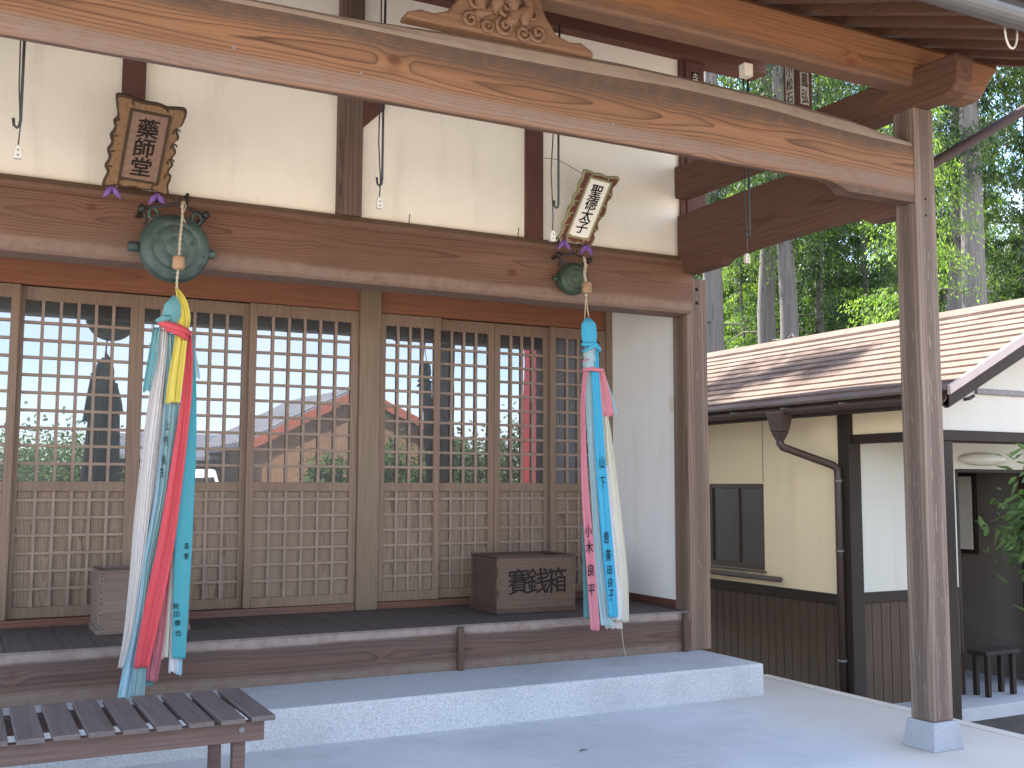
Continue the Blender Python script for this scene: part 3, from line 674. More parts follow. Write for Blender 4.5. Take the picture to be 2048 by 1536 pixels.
def plaque(name, label, bc, lean, W, H, tw, mats, text, tsize, pane_fr, rot, outline):
    """bc = bottom centre; leans forward"""
    th = thing(name, bc, label, 'sign')
    bc = Vector(bc); cl, sl_ = math.cos(lean), math.sin(lean)
    U = Vector((1, 0, 0)); V = Vector((0, -sl_, cl)); Nn = Vector((0, -cl, -sl_))
    U, V = U*math.cos(rot)+V*math.sin(rot)*1.0, V*math.cos(rot)-U*math.sin(rot)
    fr, rim, panel, ink = mats
    def P(u, v, d): return bc+U*u+V*v+Nn*d
    # scalloped outline, smoothed between the measured points
    w2 = W/2; pts = []; q0 = [Vector((a*W, b*H)) for a, b in outline]; n0 = len(q0)
    for i in range(n0):
        p_, a_, b_, c_ = q0[i-1], q0[i], q0[(i+1) % n0], q0[(i+2) % n0]
        for f in (0, .25, .5, .75):
            pts.append(.5*(2*a_+(b_-p_)*f+(2*p_-5*a_+4*b_-c_)*f*f+(3*a_-p_-3*b_+c_)*f**3)*1.0)
    def slab(scale_in, d0, d1, nm, mt, bev):
        mb = MB(); c = Vector((0, H/2)); q = [c+(p-c)*scale_in for p in pts]
        mb.prism([(p.x, p.y) for p in q], [lambda u, v: P(u, v, d0), lambda u, v: P(u, v, d1)])
        return mb.build(nm, mt, th, bev)
    slab(1.0, -.012, .012, 'carved_frame', rim, .004)
    if True:
        mb = MB(); c = Vector((0, H/2)); q = [c+Vector(((p-c).x*(1-.013/W*2), (p-c).y*(1-.013/H*2))) for p in pts]
        mb.prism([(p.x, p.y) for p in q], [lambda u, v: P(u, v, .013), lambda u, v: P(u, v, .020)])
        mb.build('frame_face', fr, th, .003)
    pw, ph_, pv = pane_fr
    mo = MB()
    for (a, b, c_, d_) in ((-pw/2-.014, pw/2+.014, pv-.014, pv), (-pw/2-.014, pw/2+.014, pv+ph_, pv+ph_+.014), (-pw/2-.014, -pw/2, pv, pv+ph_), (pw/2, pw/2+.014, pv, pv+ph_)):
        vs = [P(a, c_, .0202), P(b, c_, .0202), P(b, d_, .0202), P(a, d_, .0202), P(a, c_, .031), P(b, c_, .031), P(b, d_, .031), P(a, d_, .031)]
        mo.add(vs, [(3,2,1,0),(4,5,6,7),(0,1,5,4),(1,2,6,5),(2,3,7,6),(3,0,4,7)])
    mo.build('moulding', rim, th, .003)
    mp_ = MB(); a, b, c_, d_ = -pw/2, pw/2, pv, pv+ph_
    mp_.add([P(a, c_, .0203), P(b, c_, .0203), P(b, d_, .0203), P(a, d_, .0203), P(a, c_, .024), P(b, c_, .024), P(b, d_, .024), P(a, d_, .024)],
            [(3,2,1,0),(4,5,6,7),(0,1,5,4),(1,2,6,5),(2,3,7,6),(3,0,4,7)])
    mp_.build('panel', panel, th)
    k = len(text); top = pv+ph_*.93; hh = ph_*.87/k
    letters('lettering', ink, th, [(ch, P(0, top-(i+.5)*hh, .0255), U*tsize, V*tsize) for i, ch in enumerate(text)], .022, .03)
    # carved curls on the frame
    cv = MB()
    curls = [(s_*(w2*.5), H*.075, .022, 0) for s_ in (-1, 1)]+[(s_*(w2*.5), H*.955, .018, 0) for s_ in (-1, 1)]
    for v in (.2, .37, .54, .71): curls += [(-w2+.022, v*H, .022, 0), (w2-.032, (v+.02)*H, .026, 1)]
    for (u0, v0, r, fl) in curls:
        p = []
        for i in range(9):
            a = (.4 if fl else 1.0)+i/8*3.4; p.append(P(u0+r*.8*math.cos(a)*(1-i*.05), v0+r*math.sin(a)*(1-i*.05), .0215))
        cv.tube(p, .005, 5)
    cv.build('carved_curls', 'carvedark' if rim == 'carvedark' or rim == 'signwood' else 'greengold', th)
    # purple padded cloths where it rests on the hooks
    for u in (-w2*.72, w2*.62):
        mb = MB()
        for s_ in (-1, 1):
            base = P(u, .0, .03)
            tip = base+Vector((s_*.045, -.01, -.055))
            mb.tube([base+Vector((0, 0, .012)), base+(tip-base)*.4+Vector((s_*.004, -.006, 0)), tip], [.012, .017, .004], 8)
        mb.build('padding_cloth', 'purple', th, smooth=True)
    return th, P
pl1, P1 = plaque('shrine_plaque', 'large brown carved wood plaque with three black characters, above the big green gong', (.795, 6.10, 2.985), R(37), .355, .515, .06,
                 ('signwood', 'carvedark', 'signpanel', 'blackfaded'), '藥師堂', .115, (.185, .375, .075), R(-3), OUT_A)
pl2, P2 = plaque('shrine_plaque', 'white plaque with four characters in a dark red and gold frame over the small gong', (3.605, 6.10, 2.995), R(35), .265, .50, .075,
                 ('redlacquer', 'greengold', 'signwhite', 'black'), '聖德太子', .095, (.155, .40, .055), R(-5), OUT_B)
tag(MB().tube([(3.463, 6.255, 3.60), (3.475, 6.20, 3.585), (3.49, 6.10, 3.55), tuple(P2(-.12, .46, -.01))], .0022, 5).build('hanging_wire', 'wire'),
    'thin rusty wire tying the white plaque to the wall strut', 'wire')

# ================================================================== gongs
def gong(label, c, r, thick, yw, pm='patina'):
    c = Vector(c); g = thing('temple_gong', c, label, 'gong')
    pr_ = [(r*.02, -thick*.5), (r*.28, -thick*.5), (r*.30, -thick*.485), (r*.32, -thick*.5), (r*.62, -thick*.48), (r*.64, -thick*.46), (r*.66, -thick*.48), (r*.86, -thick*.45), (r*.88, -thick*.41), (r*.94, -thick*.40),
           (r*.99, -thick*.22), (r, -thick*.08), (r*1.02, -thick*.03), (r*1.02, thick*.03), (r, thick*.08), (r*.99, thick*.22), (r*.93, thick*.36), (r*.84, thick*.40), (r*.3, thick*.5), (r*.02, thick*.5)]
    MB().lathe(pr_, c, 'y', 48).build('body', pm, g, smooth=True)
    for s_ in (-1, 1):
        MB().lathe([(.13*r, -.02), (.15*r, 0), (.15*r, .16*r), (.11*r, .19*r)], c+Vector((s_*1.0*r if s_ > 0 else -1.19*r, 0, -.05*r)), 'x', 14).build('side_boss', pm, g, smooth=True)
        # ears at the top
        e = c+Vector((s_*.62*r, 0, .80*r)); pts = [e+Vector((s_*.0, 0, -.06*r))]+[e+Vector((.17*r*math.sin(a)*s_*.8, 0, .12*r-.17*r*math.cos(a)+.06*r)) for a in [PI*.15*i for i in range(14)]]
        MB().tube(pts, .045*r, 8).build('ear_loop', pm, g, smooth=True)
    return g
gong('big round green bronze gong hanging on the head beam below the brown plaque', (1.0, 6.04, 2.665), .188, .14, 6.18)
gong('small dark green bronze gong hanging on the head beam below the white plaque', (3.60, 6.11, 2.745), .108, .10, 6.18, 'patina_dark')
def gbracket(label, x0, x1, xm, z0, zm, z1, y, r):
    b = thing('gong_bracket', ((x0+x1)/2, 6.18, zm), label, 'bracket')
    mb = MB(); mb.tube([(x0, y, z0), (xm, y-.004, zm), (x1, y, z1)], r*.8, 8); mb.build('bar', 'iron', b, smooth=True)
    for (x, z) in ((x0, z0), (x1, z1)):
        MB().tube([(x, 6.185, z-.01), (x, y-.005, z-.004), (x, y-.02, z)], r*1.3, 8).build('arm', 'iron', b, smooth=True)
        MB().lathe([(.4*r, -2.2*r), (1.9*r, -1.2*r), (2.1*r, .3*r), (1.2*r, 1.9*r), (.3*r, 2.2*r)], (x, y, z), 'z', 12).build('knob', 'iron', b, smooth=True)
        xi = x+(.02 if x == x0 else -.02)*r/.012
        MB().tube([(x, y, z-.01), (xi, y+.005, z-.035*r/.012), (xi+(.012 if x == x0 else -.012), y+.02, z-.07*r/.012), (xi, y+.04, z-.085*r/.012)], r*.55, 6).build('hanging_ring', 'iron', b, smooth=True)
    MB().tube([(xm-.02, y-.006, zm+.03), (xm-.008, y-.008, zm+.008), (xm+.008, y-.008, zm+.008), (xm+.02, y-.006, zm+.03)], r*.5, 6).build('fork', 'iron', b, smooth=True)
gbracket('black iron bar with knobs holding the big gong', .82, 1.165, 1.0, 2.87, 2.915, 2.875, 6.03, .011)
gbracket('thin black iron bar with knobs holding the small gong', 3.49, 3.73, 3.61, 2.90, 2.915, 2.885, 6.10, .009)

# ================================================================== bell ropes with cloth streamers
def twist_rope(mb, path, r):
    path = [Vector(p) for p in path]; fine = []
    for a, b in zip(path[:-1], path[1:]):
        k = max(2, int((b-a).length/.006))
        fine += [a+(b-a)*i/k for i in range(k)]
    fine.append(path[-1])
    for ph in (0, PI):
        mb.tube([p+Vector((math.cos(i*.75+ph), math.sin(i*.75+ph), 0))*r*.55 for i, p in enumerate(fine)], r*.6, 5)
def ribbon(par, col, pts, y, folds=3, amp=.012, seed=0, name='streamer', jag=.012, tilt=0):
    """hanging strip; pts = (px, py, width px) measured on the photo at distance y; pleated across its width"""
    rnd = random.Random(seed)
    W3 = []
    for (px, py, wd) in pts:
        a = at(px-wd/2, py, y); b = at(px+wd/2, py, y); W3.append((a, b))
    nr = max(12, int((W3[0][0]-W3[-1][0]).length/.025)); nc = max(8, folds*6)
    mb = MB(); ph = rnd.uniform(0, 6)
    # arc length parameter + catmull interpolation
    def interp(t):
        s_ = t*(len(W3)-1); i = min(int(s_), len(W3)-2); f = s_-i
        g = []
        for e in (0, 1):
            p0, p1, p2, p3 = (W3[max(i-1, 0)][e], W3[i][e], W3[i+1][e], W3[min(i+2, len(W3)-1)][e])
            g.append(.5*((2*p1)+(-p0+p2)*f+(2*p0-5*p1+4*p2-p3)*f*f+(-p0+3*p1-3*p2+p3)*f**3))
        return g
    for r_ in range(nr+1):
        t = r_/nr; a, b = interp(t); wd = (b-a).length
        for c in range(nc+1):
            u = c/nc
            k = folds*(u+.16*math.sin(u*5+ph)*math.sin(PI*u))+.3*math.sin(t*2.2+ph)*math.sin(PI*u)+.2*noise.noise((u*3, t*4, seed*1.7))
            tri = abs((k % 1)-.5)*2; tri = tri*.5+.5*(.5-.5*math.cos(PI*tri))
            d = min(amp, wd*.45)*(tri*1.0+.35*math.sin(k*2.3+ph)+.3*noise.noise((u*2, t*3+seed, .5)))
            p = a+(b-a)*u+Vector((0, -1, 0))*d+Vector((.0, 0, 0))
            p.y += tilt*(u-.5)*wd
            if r_ == nr: p.z += jag*(tri-.5)+rnd.uniform(-.004, .004)
            mb.v.append(tuple(p))
    for r_ in range(nr):
        for c in range(nc):
            i = r_*(nc+1)+c; mb.f.append((i, i+1, i+nc+2, i+nc+1))
    o = mb.build(name, col, par, smooth=True, solid=.0022)
    return o
def wrapknot(par, col, name, p0, p1, y, rv, seed=0, lumps=3):
    """bunched sash tied round the bundle"""
    mb = MB(); a = at(*p0, y); b = at(*p1, y); pts = []; rr = []
    for i in range(15):
        t = i/14; p = a+(b-a)*t
        p.y -= .035*math.sin(PI*t)+.006*noise.noise((t*5, seed, 0)); p.z += .006*noise.noise((t*4, seed, 3))
        pts.append(p); rr.append(rv*(.55+.45*math.sin(PI*min(1, max(0, t)))**.5+.16*noise.noise((t*6, seed, 9))))
    mb.tube(pts, rr, 12, .75)
    # pinch ridges
    o = mb.build(name, col, par, smooth=True)
    return o
CT = {k: cloth('cloth '+k, tuple(c_*.85 for c_ in v), f_) for k, v, f_ in (('yellow', (.78, .62, .10), .15), ('teal', (.13, .36, .38), .25), ('bright teal', (.07, .36, .41), .12), ('grey teal', (.22, .38, .38), .4), ('red', (.70, .075, .09), .15),
      ('pink', (.62, .17, .20), .3), ('light blue', (.35, .56, .64), .25), ('beige', (.70, .64, .60), .2), ('cream', (.72, .66, .52), .15), ('white', (.72, .70, .70), .15), ('sky blue', (.07, .46, .68), .12), ('pale blue', (.38, .53, .56), .3), ('rose', (.68, .19, .24), .35))}
def bead(par, c, r, h):
    MB().lathe([(.25*r, h*.5), (.8*r, h*.48), (r, h*.33), (.93*r, h*.05), (r, -.05*h), (r, -.3*h), (.8*r, -.46*h), (.3*r, -.5*h)], c, 'z', 20).build('wooden_bead', 'bead', par, smooth=True)
def rtext(par, txt, pts, y, wpx, hpx, mat='black', slant=0):
    it = []
    for ch, (px, py) in zip(txt, pts):
        c = at(px, py, y); U = at(px+wpx/2, py, y)-at(px-wpx/2, py, y); V = at(px+slant, py-hpx/2, y)-at(px-slant, py+hpx/2, y)
        it.append((ch, c, U, V))
    letters('lettering', mat, par, it, .004, .05)

yr = 5.86
r1 = thing('bell_rope', at(353, 578, yr), 'bell rope before the big gong with long red, teal, beige and yellow cloth streamers', 'bell rope', 'bell ropes with cloth streamers')
mb = MB(); twist_rope(mb, [at(366, 404, yr), at(364, 440, yr), at(360, 480, yr), at(358, 512, yr), at(356, 540, yr), at(354, 560, yr), at(353, 582, yr)], .007)
mb.tube([at(368, 402, yr), at(372, 412, yr), at(368, 424, yr), at(362, 414, yr), at(366, 402, yr)], .004, 5)
mb.tube([at(364, 430, yr), at(371, 446, yr)], .003, 5); mb.build('rope', 'rope', r1, smooth=True)
bead(r1, at(357.5, 526, yr), .034, .075)
L = lambda k: yr+.012*k
ribbon(r1, CT['light blue'], [(342, 668, 14), (335, 800, 15), (327, 900, 16), (316, 1000, 18), (299, 1100, 20), (282, 1200, 22), (261, 1320, 26), (246, 1396, 24)], L(3), 2, .014, 1)
ribbon(r1, CT['grey teal'], [(345, 668, 22), (347, 800, 26), (339, 900, 27), (328, 1000, 24), (304, 1120, 20), (288, 1250, 20), (273, 1393, 30)], L(2), 3, .014, 2)
ribbon(r1, CT['beige'], [(326, 662, 20), (316, 750, 26), (303, 850, 28), (291, 950, 28), (281, 1050, 30), (270, 1150, 24), (256, 1260, 18), (240, 1335, 10)], L(2), 4, .014, 3)
ribbon(r1, CT['beige'], [(333, 665, 12), (322, 800, 18), (308, 950, 20), (290, 1100, 20), (270, 1240, 16), (252, 1340, 14)], L(4), 3, .012, 23)
ribbon(r1, CT['teal'], [(313, 655, 14), (304, 720, 20), (292, 782, 16)], L(1), 2, .012, 4)
ribbon(r1, CT['pink'], [(352, 960, 10), (338, 1090, 14), (326, 1180, 22), (312, 1290, 28), (302, 1362, 22)], L(3), 4, .014, 5)
ribbon(r1, CT['cream'], [(350, 1000, 8), (338, 1130, 14), (331, 1250, 15), (328, 1316, 15)], L(4), 1, .008, 6)
ribbon(r1, CT['teal'], [(330, 1120, 10), (312, 1250, 18), (296, 1370, 20)], L(5), 2, .01, 7)
ribbon(r1, CT['white'], [(352, 1100, 12), (348, 1240, 16), (346, 1345, 20)], L(4), 3, .01, 8)
ribbon(r1, CT['light blue'], [(364, 1100, 10), (360, 1250, 12), (357, 1350, 13)], L(4), 1, .006, 9)
tealr = ribbon(r1, CT['bright teal'], [(380, 672, 12), (384, 760, 16), (380, 840, 26), (375, 910, 34), (370, 990, 37), (366, 1100, 35), (362, 1200, 32), (357, 1318, 27)], L(1.4), 1, .004, 10)
ribbon(r1, CT['pale blue'], [(384, 690, 7), (391, 725, 10), (395, 757, 11)], L(2), 1, .006, 11)
ribbon(r1, CT['red'], [(374, 662, 14), (376, 720, 17), (371, 800, 21), (361, 880, 25), (347, 980, 29), (330, 1090, 34), (306, 1210, 36), (281, 1335, 31)], L(.2), 2, .016, 12)
ribbon(r1, CT['yellow'], [(353, 577, 5), (361, 600, 20), (366, 632, 27), (364, 658, 26), (358, 700, 26), (351, 750, 30), (344, 806, 30)], L(-.6), 3, .016, 13)
mb = MB()
for k in range(7):
    u = (k-3)/3
    mb.tube([at(350+u*3, 592, L(-1.6)), at(345+u*12, 612, L(-1.6)-.016*(1-u*u)), at(343+u*14, 632, L(-1.6)-.018*(1-u*u)), at(338+u*11, 652, L(-1.6))], [.006, .013, .013, .008], 8)
mb.build('cloth_head', CT['teal'], r1, smooth=True)
wrapknot(r1, CT['red'], 'red_sash', (318, 645), (380, 668), L(-2), .030, 4)
wrapknot(r1, CT['red'], 'red_sash', (330, 655), (376, 678), L(-1.6), .022, 9)
wrapknot(r1, CT['teal'], 'teal_knot', (314, 642), (340, 636), L(-2), .022, 6)
rtext(tealr, '岡田章也', [(351, 1213), (353, 1228), (355, 1246), (356, 1266)], L(1.4)-.008, 13, 13)
rtext(tealr, '高野', [(373, 1092), (373, 1113)], L(1.4)-.008, 9, 14)
gt = [o for o in r1.children if o.name.startswith('streamer')][1]
rtext(gt, '上村良夫', [(334, 850), (332, 880), (328, 920), (324, 945)], L(2)-.022, 9, 22)

yr2 = 5.98
r2 = thing('bell_rope', at(1174, 635, yr2), 'bell rope before the small gong with bright blue, rose and white cloth streamers', 'bell rope', 'bell ropes with cloth streamers')
mb = MB(); twist_rope(mb, [at(1168, 514, yr2), at(1171, 530, yr2), at(1169, 548, yr2), at(1172, 566, yr2)], .010); twist_rope(mb, [at(1174, 528, yr2), at(1168, 545, yr2), at(1173, 563, yr2)], .007)
mb.tube([at(1172, 588, yr2), at(1171, 610, yr2), at(1169, 640, yr2)], .0035, 6); mb.tube([at(1173, 588, yr2), at(1174, 612, yr2), at(1178, 638, yr2)], .0035, 6)
mb.tube([at(1242, 1250, yr2), at(1246, 1285, yr2), at(1252, 1320, yr2)], .002, 5); mb.build('rope', 'rope', r2, smooth=True)
MB().lathe([(.003, .01), (.010, .006), (.010, -.006), (.004, -.012)], at(1172, 590, yr2), 'z', 10).build('white_knot', 'white', r2, smooth=True)
bead(r2, at(1173.5, 576, yr2), .034, .078)
L = lambda k: yr2+.012*k
ribbon(r2, CT['cream'], [(1203, 800, 10), (1210, 845, 14), (1214, 900, 22), (1222, 980, 27), (1231, 1080, 32), (1239, 1170, 31), (1243, 1243, 27)], L(2), 5, .016, 31)
ribbon(r2, CT['white'], [(1208, 930, 12), (1219, 1050, 20), (1230, 1160, 26), (1236, 1240, 26)], L(1.5), 5, .014, 32)
ribbon(r2, CT['beige'], [(1200, 1100, 14), (1222, 1200, 30), (1226, 1257, 36)], L(4), 6, .012, 33)
ribbon(r2, CT['pale blue'], [(1177, 735, 20), (1181, 850, 20), (1187, 960, 18), (1195, 1080, 20), (1204, 1180, 24), (1213, 1252, 26)], L(1.6), 3, .013, 34)
pk = ribbon(r2, CT['rose'], [(1170, 738, 10), (1164, 800, 9), (1165, 900, 11), (1168, 980, 14), (1174, 1060, 17), (1181, 1150, 18), (1188, 1262, 18)], L(.8), 2, .012, 35)
ribbon(r2, CT['teal'], [(1166, 1050, 6), (1168, 1130, 8), (1172, 1236, 12)], L(4), 2, .008, 36)
ribbon(r2, CT['light blue'], [(1209, 760, 8), (1218, 790, 10), (1228, 828, 12)], L(1.4), 1, .006, 37)
ribbon(r2, CT['rose'], [(1199, 736, 10), (1205, 775, 18), (1213, 832, 26)], L(.3), 2, .014, 38)
bl = ribbon(r2, CT['sky blue'], [(1186, 695, 16), (1189, 760, 15), (1193, 830, 17), (1197, 900, 19), (1203, 980, 21), (1211, 1080, 22), (1219, 1170, 21), (1224, 1234, 19)], L(-.2), 3, .014, 39)
mb = MB()
for k in range(7):
    u = (k-3)/3
    mb.tube([at(1176+u*3, 637, L(-1)), at(1177+u*11, 650, L(-1)-.018*(1-u*u)), at(1178+u*12, 668, L(-1)-.02*(1-u*u)), at(1179+u*10, 692, L(-1)-.012)], [.007, .013, .013, .010], 8)
mb.build('cloth_head', CT['sky blue'], r2, smooth=True)
def wrapsheath(par, col, name, top, bot, y, r0, r1_, seed):
    """cloth wound slantwise round the bundle: one crumpled sleeve with diagonal folds"""
    a, b = at(*top, y), at(*bot, y); mb = MB(); nr, nc = 22, 36
    for i in range(nr+1):
        t = i/nr; c = a+(b-a)*t; r = (r0+(r1_-r0)*t)*(1-.25*(2*t-1)**6)
        for k in range(nc):
            an = 2*PI*k/nc; d = .0045*math.sin(t*16+an*1.0+1.2*noise.noise((an*.6, t*2, seed)))+.004*noise.noise((math.cos(an)*2, math.sin(an)*2, t*7+seed))
            mb.v.append((c.x+(r+d)*math.cos(an), c.y+(r*.8+d)*math.sin(an), c.z+.008*math.sin(an+seed)))
    for i in range(nr):
        for k in range(nc):
            j = (k+1) % nc; mb.f.append((i*nc+k, i*nc+j, (i+1)*nc+j, (i+1)*nc+k))
    mb.build(name, col, par, smooth=True, solid=.002)
wrapsheath(r2, CT['pale blue'], 'pale_sash', (1180, 692), (1177, 739), yr2, .041, .036, 3)
for (c_, nm_, a_, b_, k_, r_, sd_) in (('rose', 'rose_sash', (1164, 722), (1176, 719), -3.0, .007, 22),
        ('sky blue', 'blue_knot', (1163, 689), (1196, 693), -1.2, .022, 14), ('sky blue', 'blue_knot', (1164, 703), (1194, 687), -2.6, .014, 15), ('sky blue', 'blue_knot', (1182, 690), (1199, 702), -2.4, .014, 20), ('rose', 'rose_sash', (1164, 739), (1206, 741), .3, .019, 17)):
    wrapknot(r2, CT[c_], nm_, a_, b_, L(k_), r_, sd_)
rtext(pk, '小木良平', [(1177, 1062), (1179, 1095), (1182, 1140), (1183, 1180)], L(.8)-.018, 15, 26)
rtext(bl, '山下恵美子', [(1204, 925), (1206, 965), (1213, 1075), (1217, 1110), (1222, 1190)], L(-.2)-.022, 11, 26)
rtext(bl, '田良', [(1219, 1140), (1221, 1165)], L(-.2)-.022, 11, 20)

# ================================================================== offering boxes
def obox(label, x0, x1, y0, y1, z0, z1, fm, smat, txt=None):
    b = thing('offering_box', ((x0+x1)/2, (y0+y1)/2, z0), label, 'offering box', 'offering boxes on the veranda')
    fr = box('front_board', fm, b, x0+.006, x1, y0, y0+.024, z0+.035, z1, .003)
    box('side_board', smat, b, x0, x0+.026, y0+.0245, y1-.025, z0+.035, z1-.002, .003)
    box('side_board', smat, b, x1-.026, x1, y0+.0245, y1-.025, z0+.035, z1-.002, .003)
    box('back_board', fm, b, x0, x1, y1-.0245, y1, z0+.035, z1, .003)
    box('plinth', smat, b, x0-.008, x1+.006, y0-.008, y1+.008, z0+.001, z0+.036, .004)
    mb = MB()
    for i in range(9):
        y = y0+.05+(y1-y0-.1)*i/8; mb.prism([(y-.014, z1-.03), (y, z1-.012), (y+.014, z1-.03), (y, z1-.036)], [lambda a, c: (x0+.027, a, c), lambda a, c: (x1-.027, a, c)])
    mb.build('coin_grille', smat, b)
    box('top_rim', smat, b, x0-.004, x1+.004, y0-.004, y0+.028, z1+.001, z1+.014, .003); box('top_rim', smat, b, x0-.004, x1+.004, y1-.03, y1+.004, z1+.001, z1+.014, .003)
    box('top_rim', smat, b, x0-.004, x0+.028, y0+.0285, y1-.0305, z1+.001, z1+.014, .003); box('top_rim', smat, b, x1-.028, x1+.004, y0+.0285, y1-.0305, z1+.001, z1+.014, .003)
    h = z1-z0-.035
    for xx, k0 in ((x0, 0), (x1-.03, 1)):                      # finger joints and nails at the corners
        mb = MB()
        for i in range(5):
            if (i+k0) % 2: continue
            mb.box(xx-.002, xx+.028, y0-.0025, y0+.02, z0+.036+h*i/5+.002, z0+.036+h*(i+1)/5-.002)
        mb.build('finger_joint', fm, b, .002)
        mb = MB()
        for i in range(5):
            for q in (.25, .7): mb.lathe([(.004, -.002), (.004, .002)], (xx+.013, y0-.003, z0+.036+h*(i+q)/5), 'y', 8)
        mb.build('nail_head', 'iron', b)
    if txt:
        zc_ = z0+.035+h*.53; k = len(txt)
        letters('lettering', 'blackfaded', fr, [(ch, (x0+(x1-x0)*(.27+.24*i), y0-.0012, zc_), (.175, 0, 0), (0, 0, .185)) for i, ch in enumerate(txt)], .012, .05)
    return b
obox('brown wooden offering box with black characters, before the right hand doors', 3.322, 3.945, 6.665, 7.09, ZF, .862, 'boxwood', 'boxdark', '賽銭箱')
obox('grey weathered offering box half hidden behind the red and teal streamers', .76, 1.285, 6.78, 7.17, ZF, .84, 'boxgrey', 'boxgrey')

# ================================================================== bench
bn = thing('slatted_bench', (.2, 4.8, 0), 'low weathered grey slatted bench before the granite step', 'bench')
ZB = .42
x = 1.205
while x > -1.3:
    ww = .098; box('seat_slat', 'bench', bn, x-ww, x, 4.455+random.uniform(-.006, .006), 5.12+random.uniform(-.006, .006), ZB-.022, ZB+random.uniform(-.001, .002), .004); x -= ww+.027
for y0 in (4.50, 5.03):
    fr_ = box('side_rail', 'benchframe', bn, -1.3, 1.17, y0, y0+.035, ZB-.105, ZB-.0235, .004)
    MB().lathe([(.012, -.004), (.012, .002)], (1.075, y0-.001, ZB-.055), 'y', 14).build('bolt_head', 'greymetal', fr_)
for x0 in (1.05, -1.15):
    for y0 in (4.537, 4.98): box('leg', 'benchframe', bn, x0, x0+.052, y0, y0+.048, 0.002, ZB-.024, .004)
    box('cross_rail', 'benchframe', bn, x0+.01, x0+.045, 4.586, 4.979, ZB-.10, ZB-.03, .003)

# ================================================================== lantern hooks and sockets hanging under the purlin
desc = ['left of the brown plaque', 'just right of the main wall strut', 'left of the white plaque', 'right of the corner post']
for i, (x, zh, xc, zp) in enumerate(((.142, 2.69, .138, 2.60), (1.576, 2.66, 1.567, 2.585), (2.459, 2.67, 2.43, 2.535), (3.607, 2.66, 3.593, 2.545))):
    y = 4.30
    h = MB().tube([(x, y-.01, 3.565), (x, y, 3.2), (x, y, zh+.03), (x-.003, y, zh+.008), (x-.012, y, zh), (x-.022, y, zh+.008), (x-.025, y, zh+.035)], .0055, 8).build('lantern_hook', 'iron', None, smooth=True)
    h.location = (0, 0, 0)
    tag(h, 'long black iron lantern hook hanging '+desc[i], 'hook', 'hooks hanging from the purlin')
    cdz = [(x-.012, y+.012, 3.565), (x-.016+.006*math.sin(i), y+.012, 3.2), (xc-.006, y+.01, 2.85), (xc+.004, y+.008, zp+.10), (xc, y+.008, zp+.024)]
    s_ = thing('lamp_socket', (xc, y, zp), 'white lamp socket on a dark cord hanging '+desc[i], 'socket', 'lamp sockets on cords')
    MB().tube(cdz, .003, 6).build('cord', 'iron', s_, smooth=True)
    pf = [(-.013, -.026), (.013, -.026), (.015, .0), (.008, .026), (-.008, .026), (-.015, 0)]
    so_ = MB().prism([(xc+a, zp+b) for a, b in pf], [lambda q, z: (q, y-.002, z), lambda q, z: (q, y+.018, z)]).build('plug_body', 'white', s_, .003)
    for dz in (-.013, .006): MB().lathe([(.003, -.001), (.003, .001)], (xc, y-.003, zp+dz), 'y', 8).build('pin_hole', 'black', so_)

# fallen leaf on the paving
lf = MB(); c = Vector((2.93, 4.86, .006))
lf.add([c+Vector(p) for p in ((-.035, 0, 0), (-.01, .012, .006), (.03, .004, .002), (-.005, -.012, .008), (0, 0, .003))], [(0, 3, 4), (3, 2, 4), (2, 1, 4), (1, 0, 4)])
lf.build('fallen_leaf', plain('dry leaf', (.09, .07, .045), .8), None, solid=.001)
tag(bpy.data.objects['fallen_leaf'], 'small dry leaf lying on the concrete before the granite step', 'leaf')

# ================================================================== annex with slate roof
GZ = -.35
an = thing('annex_building', (7.3, 6.33, GZ), 'small cream stucco annex with brown slate roof and dark wainscot', 'building')
XW, XE, YF2 = 6.27, 8.33, 6.33
mbw = MB().box(XW, XW+.06, YF2+.05, 7.352, .5, 2.03).box(XW, XW+.06, 7.352, 8.12, 1.385, 2.03).box(XW, XW+.06, 7.352, 8.12, .5, .63).box(XW, XW+.06, 8.12, 11.0, .5, 2.03)
mbw.build('stucco_wall', 'stucco', an)
mb = MB()
y = YF2+.10
while y < 11: mb.box(XW-.004, XW+.055, y, y+.094, GZ-.1, .425); y += .10
mb.build('wainscot', 'wainscot', an, .003)
box('wainscot_rail', 'darkwood', an, XW-.022, XW+.05, YF2+.10, 11, .427, .508, .004)
box('corner_post', 'darkwood', an, XW-.03, XW+.10, YF2-.03, YF2+.09, GZ-.1, 2.04, .005)
box('joint_line', 'boxdark', an, XW-.0015, XW+.01, 7.352, 7.358, 1.40, 1.93, 0)
wn = MB()
for (a, b, c_, d_) in ((7.352, 8.12, 1.345, 1.384), (7.352, 8.12, .631, .68), (7.352, 7.385, .68, 1.345), (8.085, 8.12, .68, 1.345), (7.70, 7.735, .68, 1.345)): wn.box(XW+.004, XW+.05, a, b, c_, d_)
wf = wn.build('window_frame', 'brownpvc', an, .003)
box('pane', 'pane', wf, XW+.022, XW+.027, 7.385, 8.085, .68, 1.345, 0)
box('window_sill', 'bench', wf, XW-.03, XW+.003, 7.33, 8.14, .612, .628, .003)
pl_ = MB().tube([(XW-.05, 7.10, .575), (XW-.05, 8.6, .575)], .022, 12).build('handrail', 'bench', an, smooth=True)
for y in (7.25, 8.0): MB().tube([(XW-.05, y, .575), (XW+.01, y, .575)], .008, 6).build('rail_stay', 'greymetal', pl_)
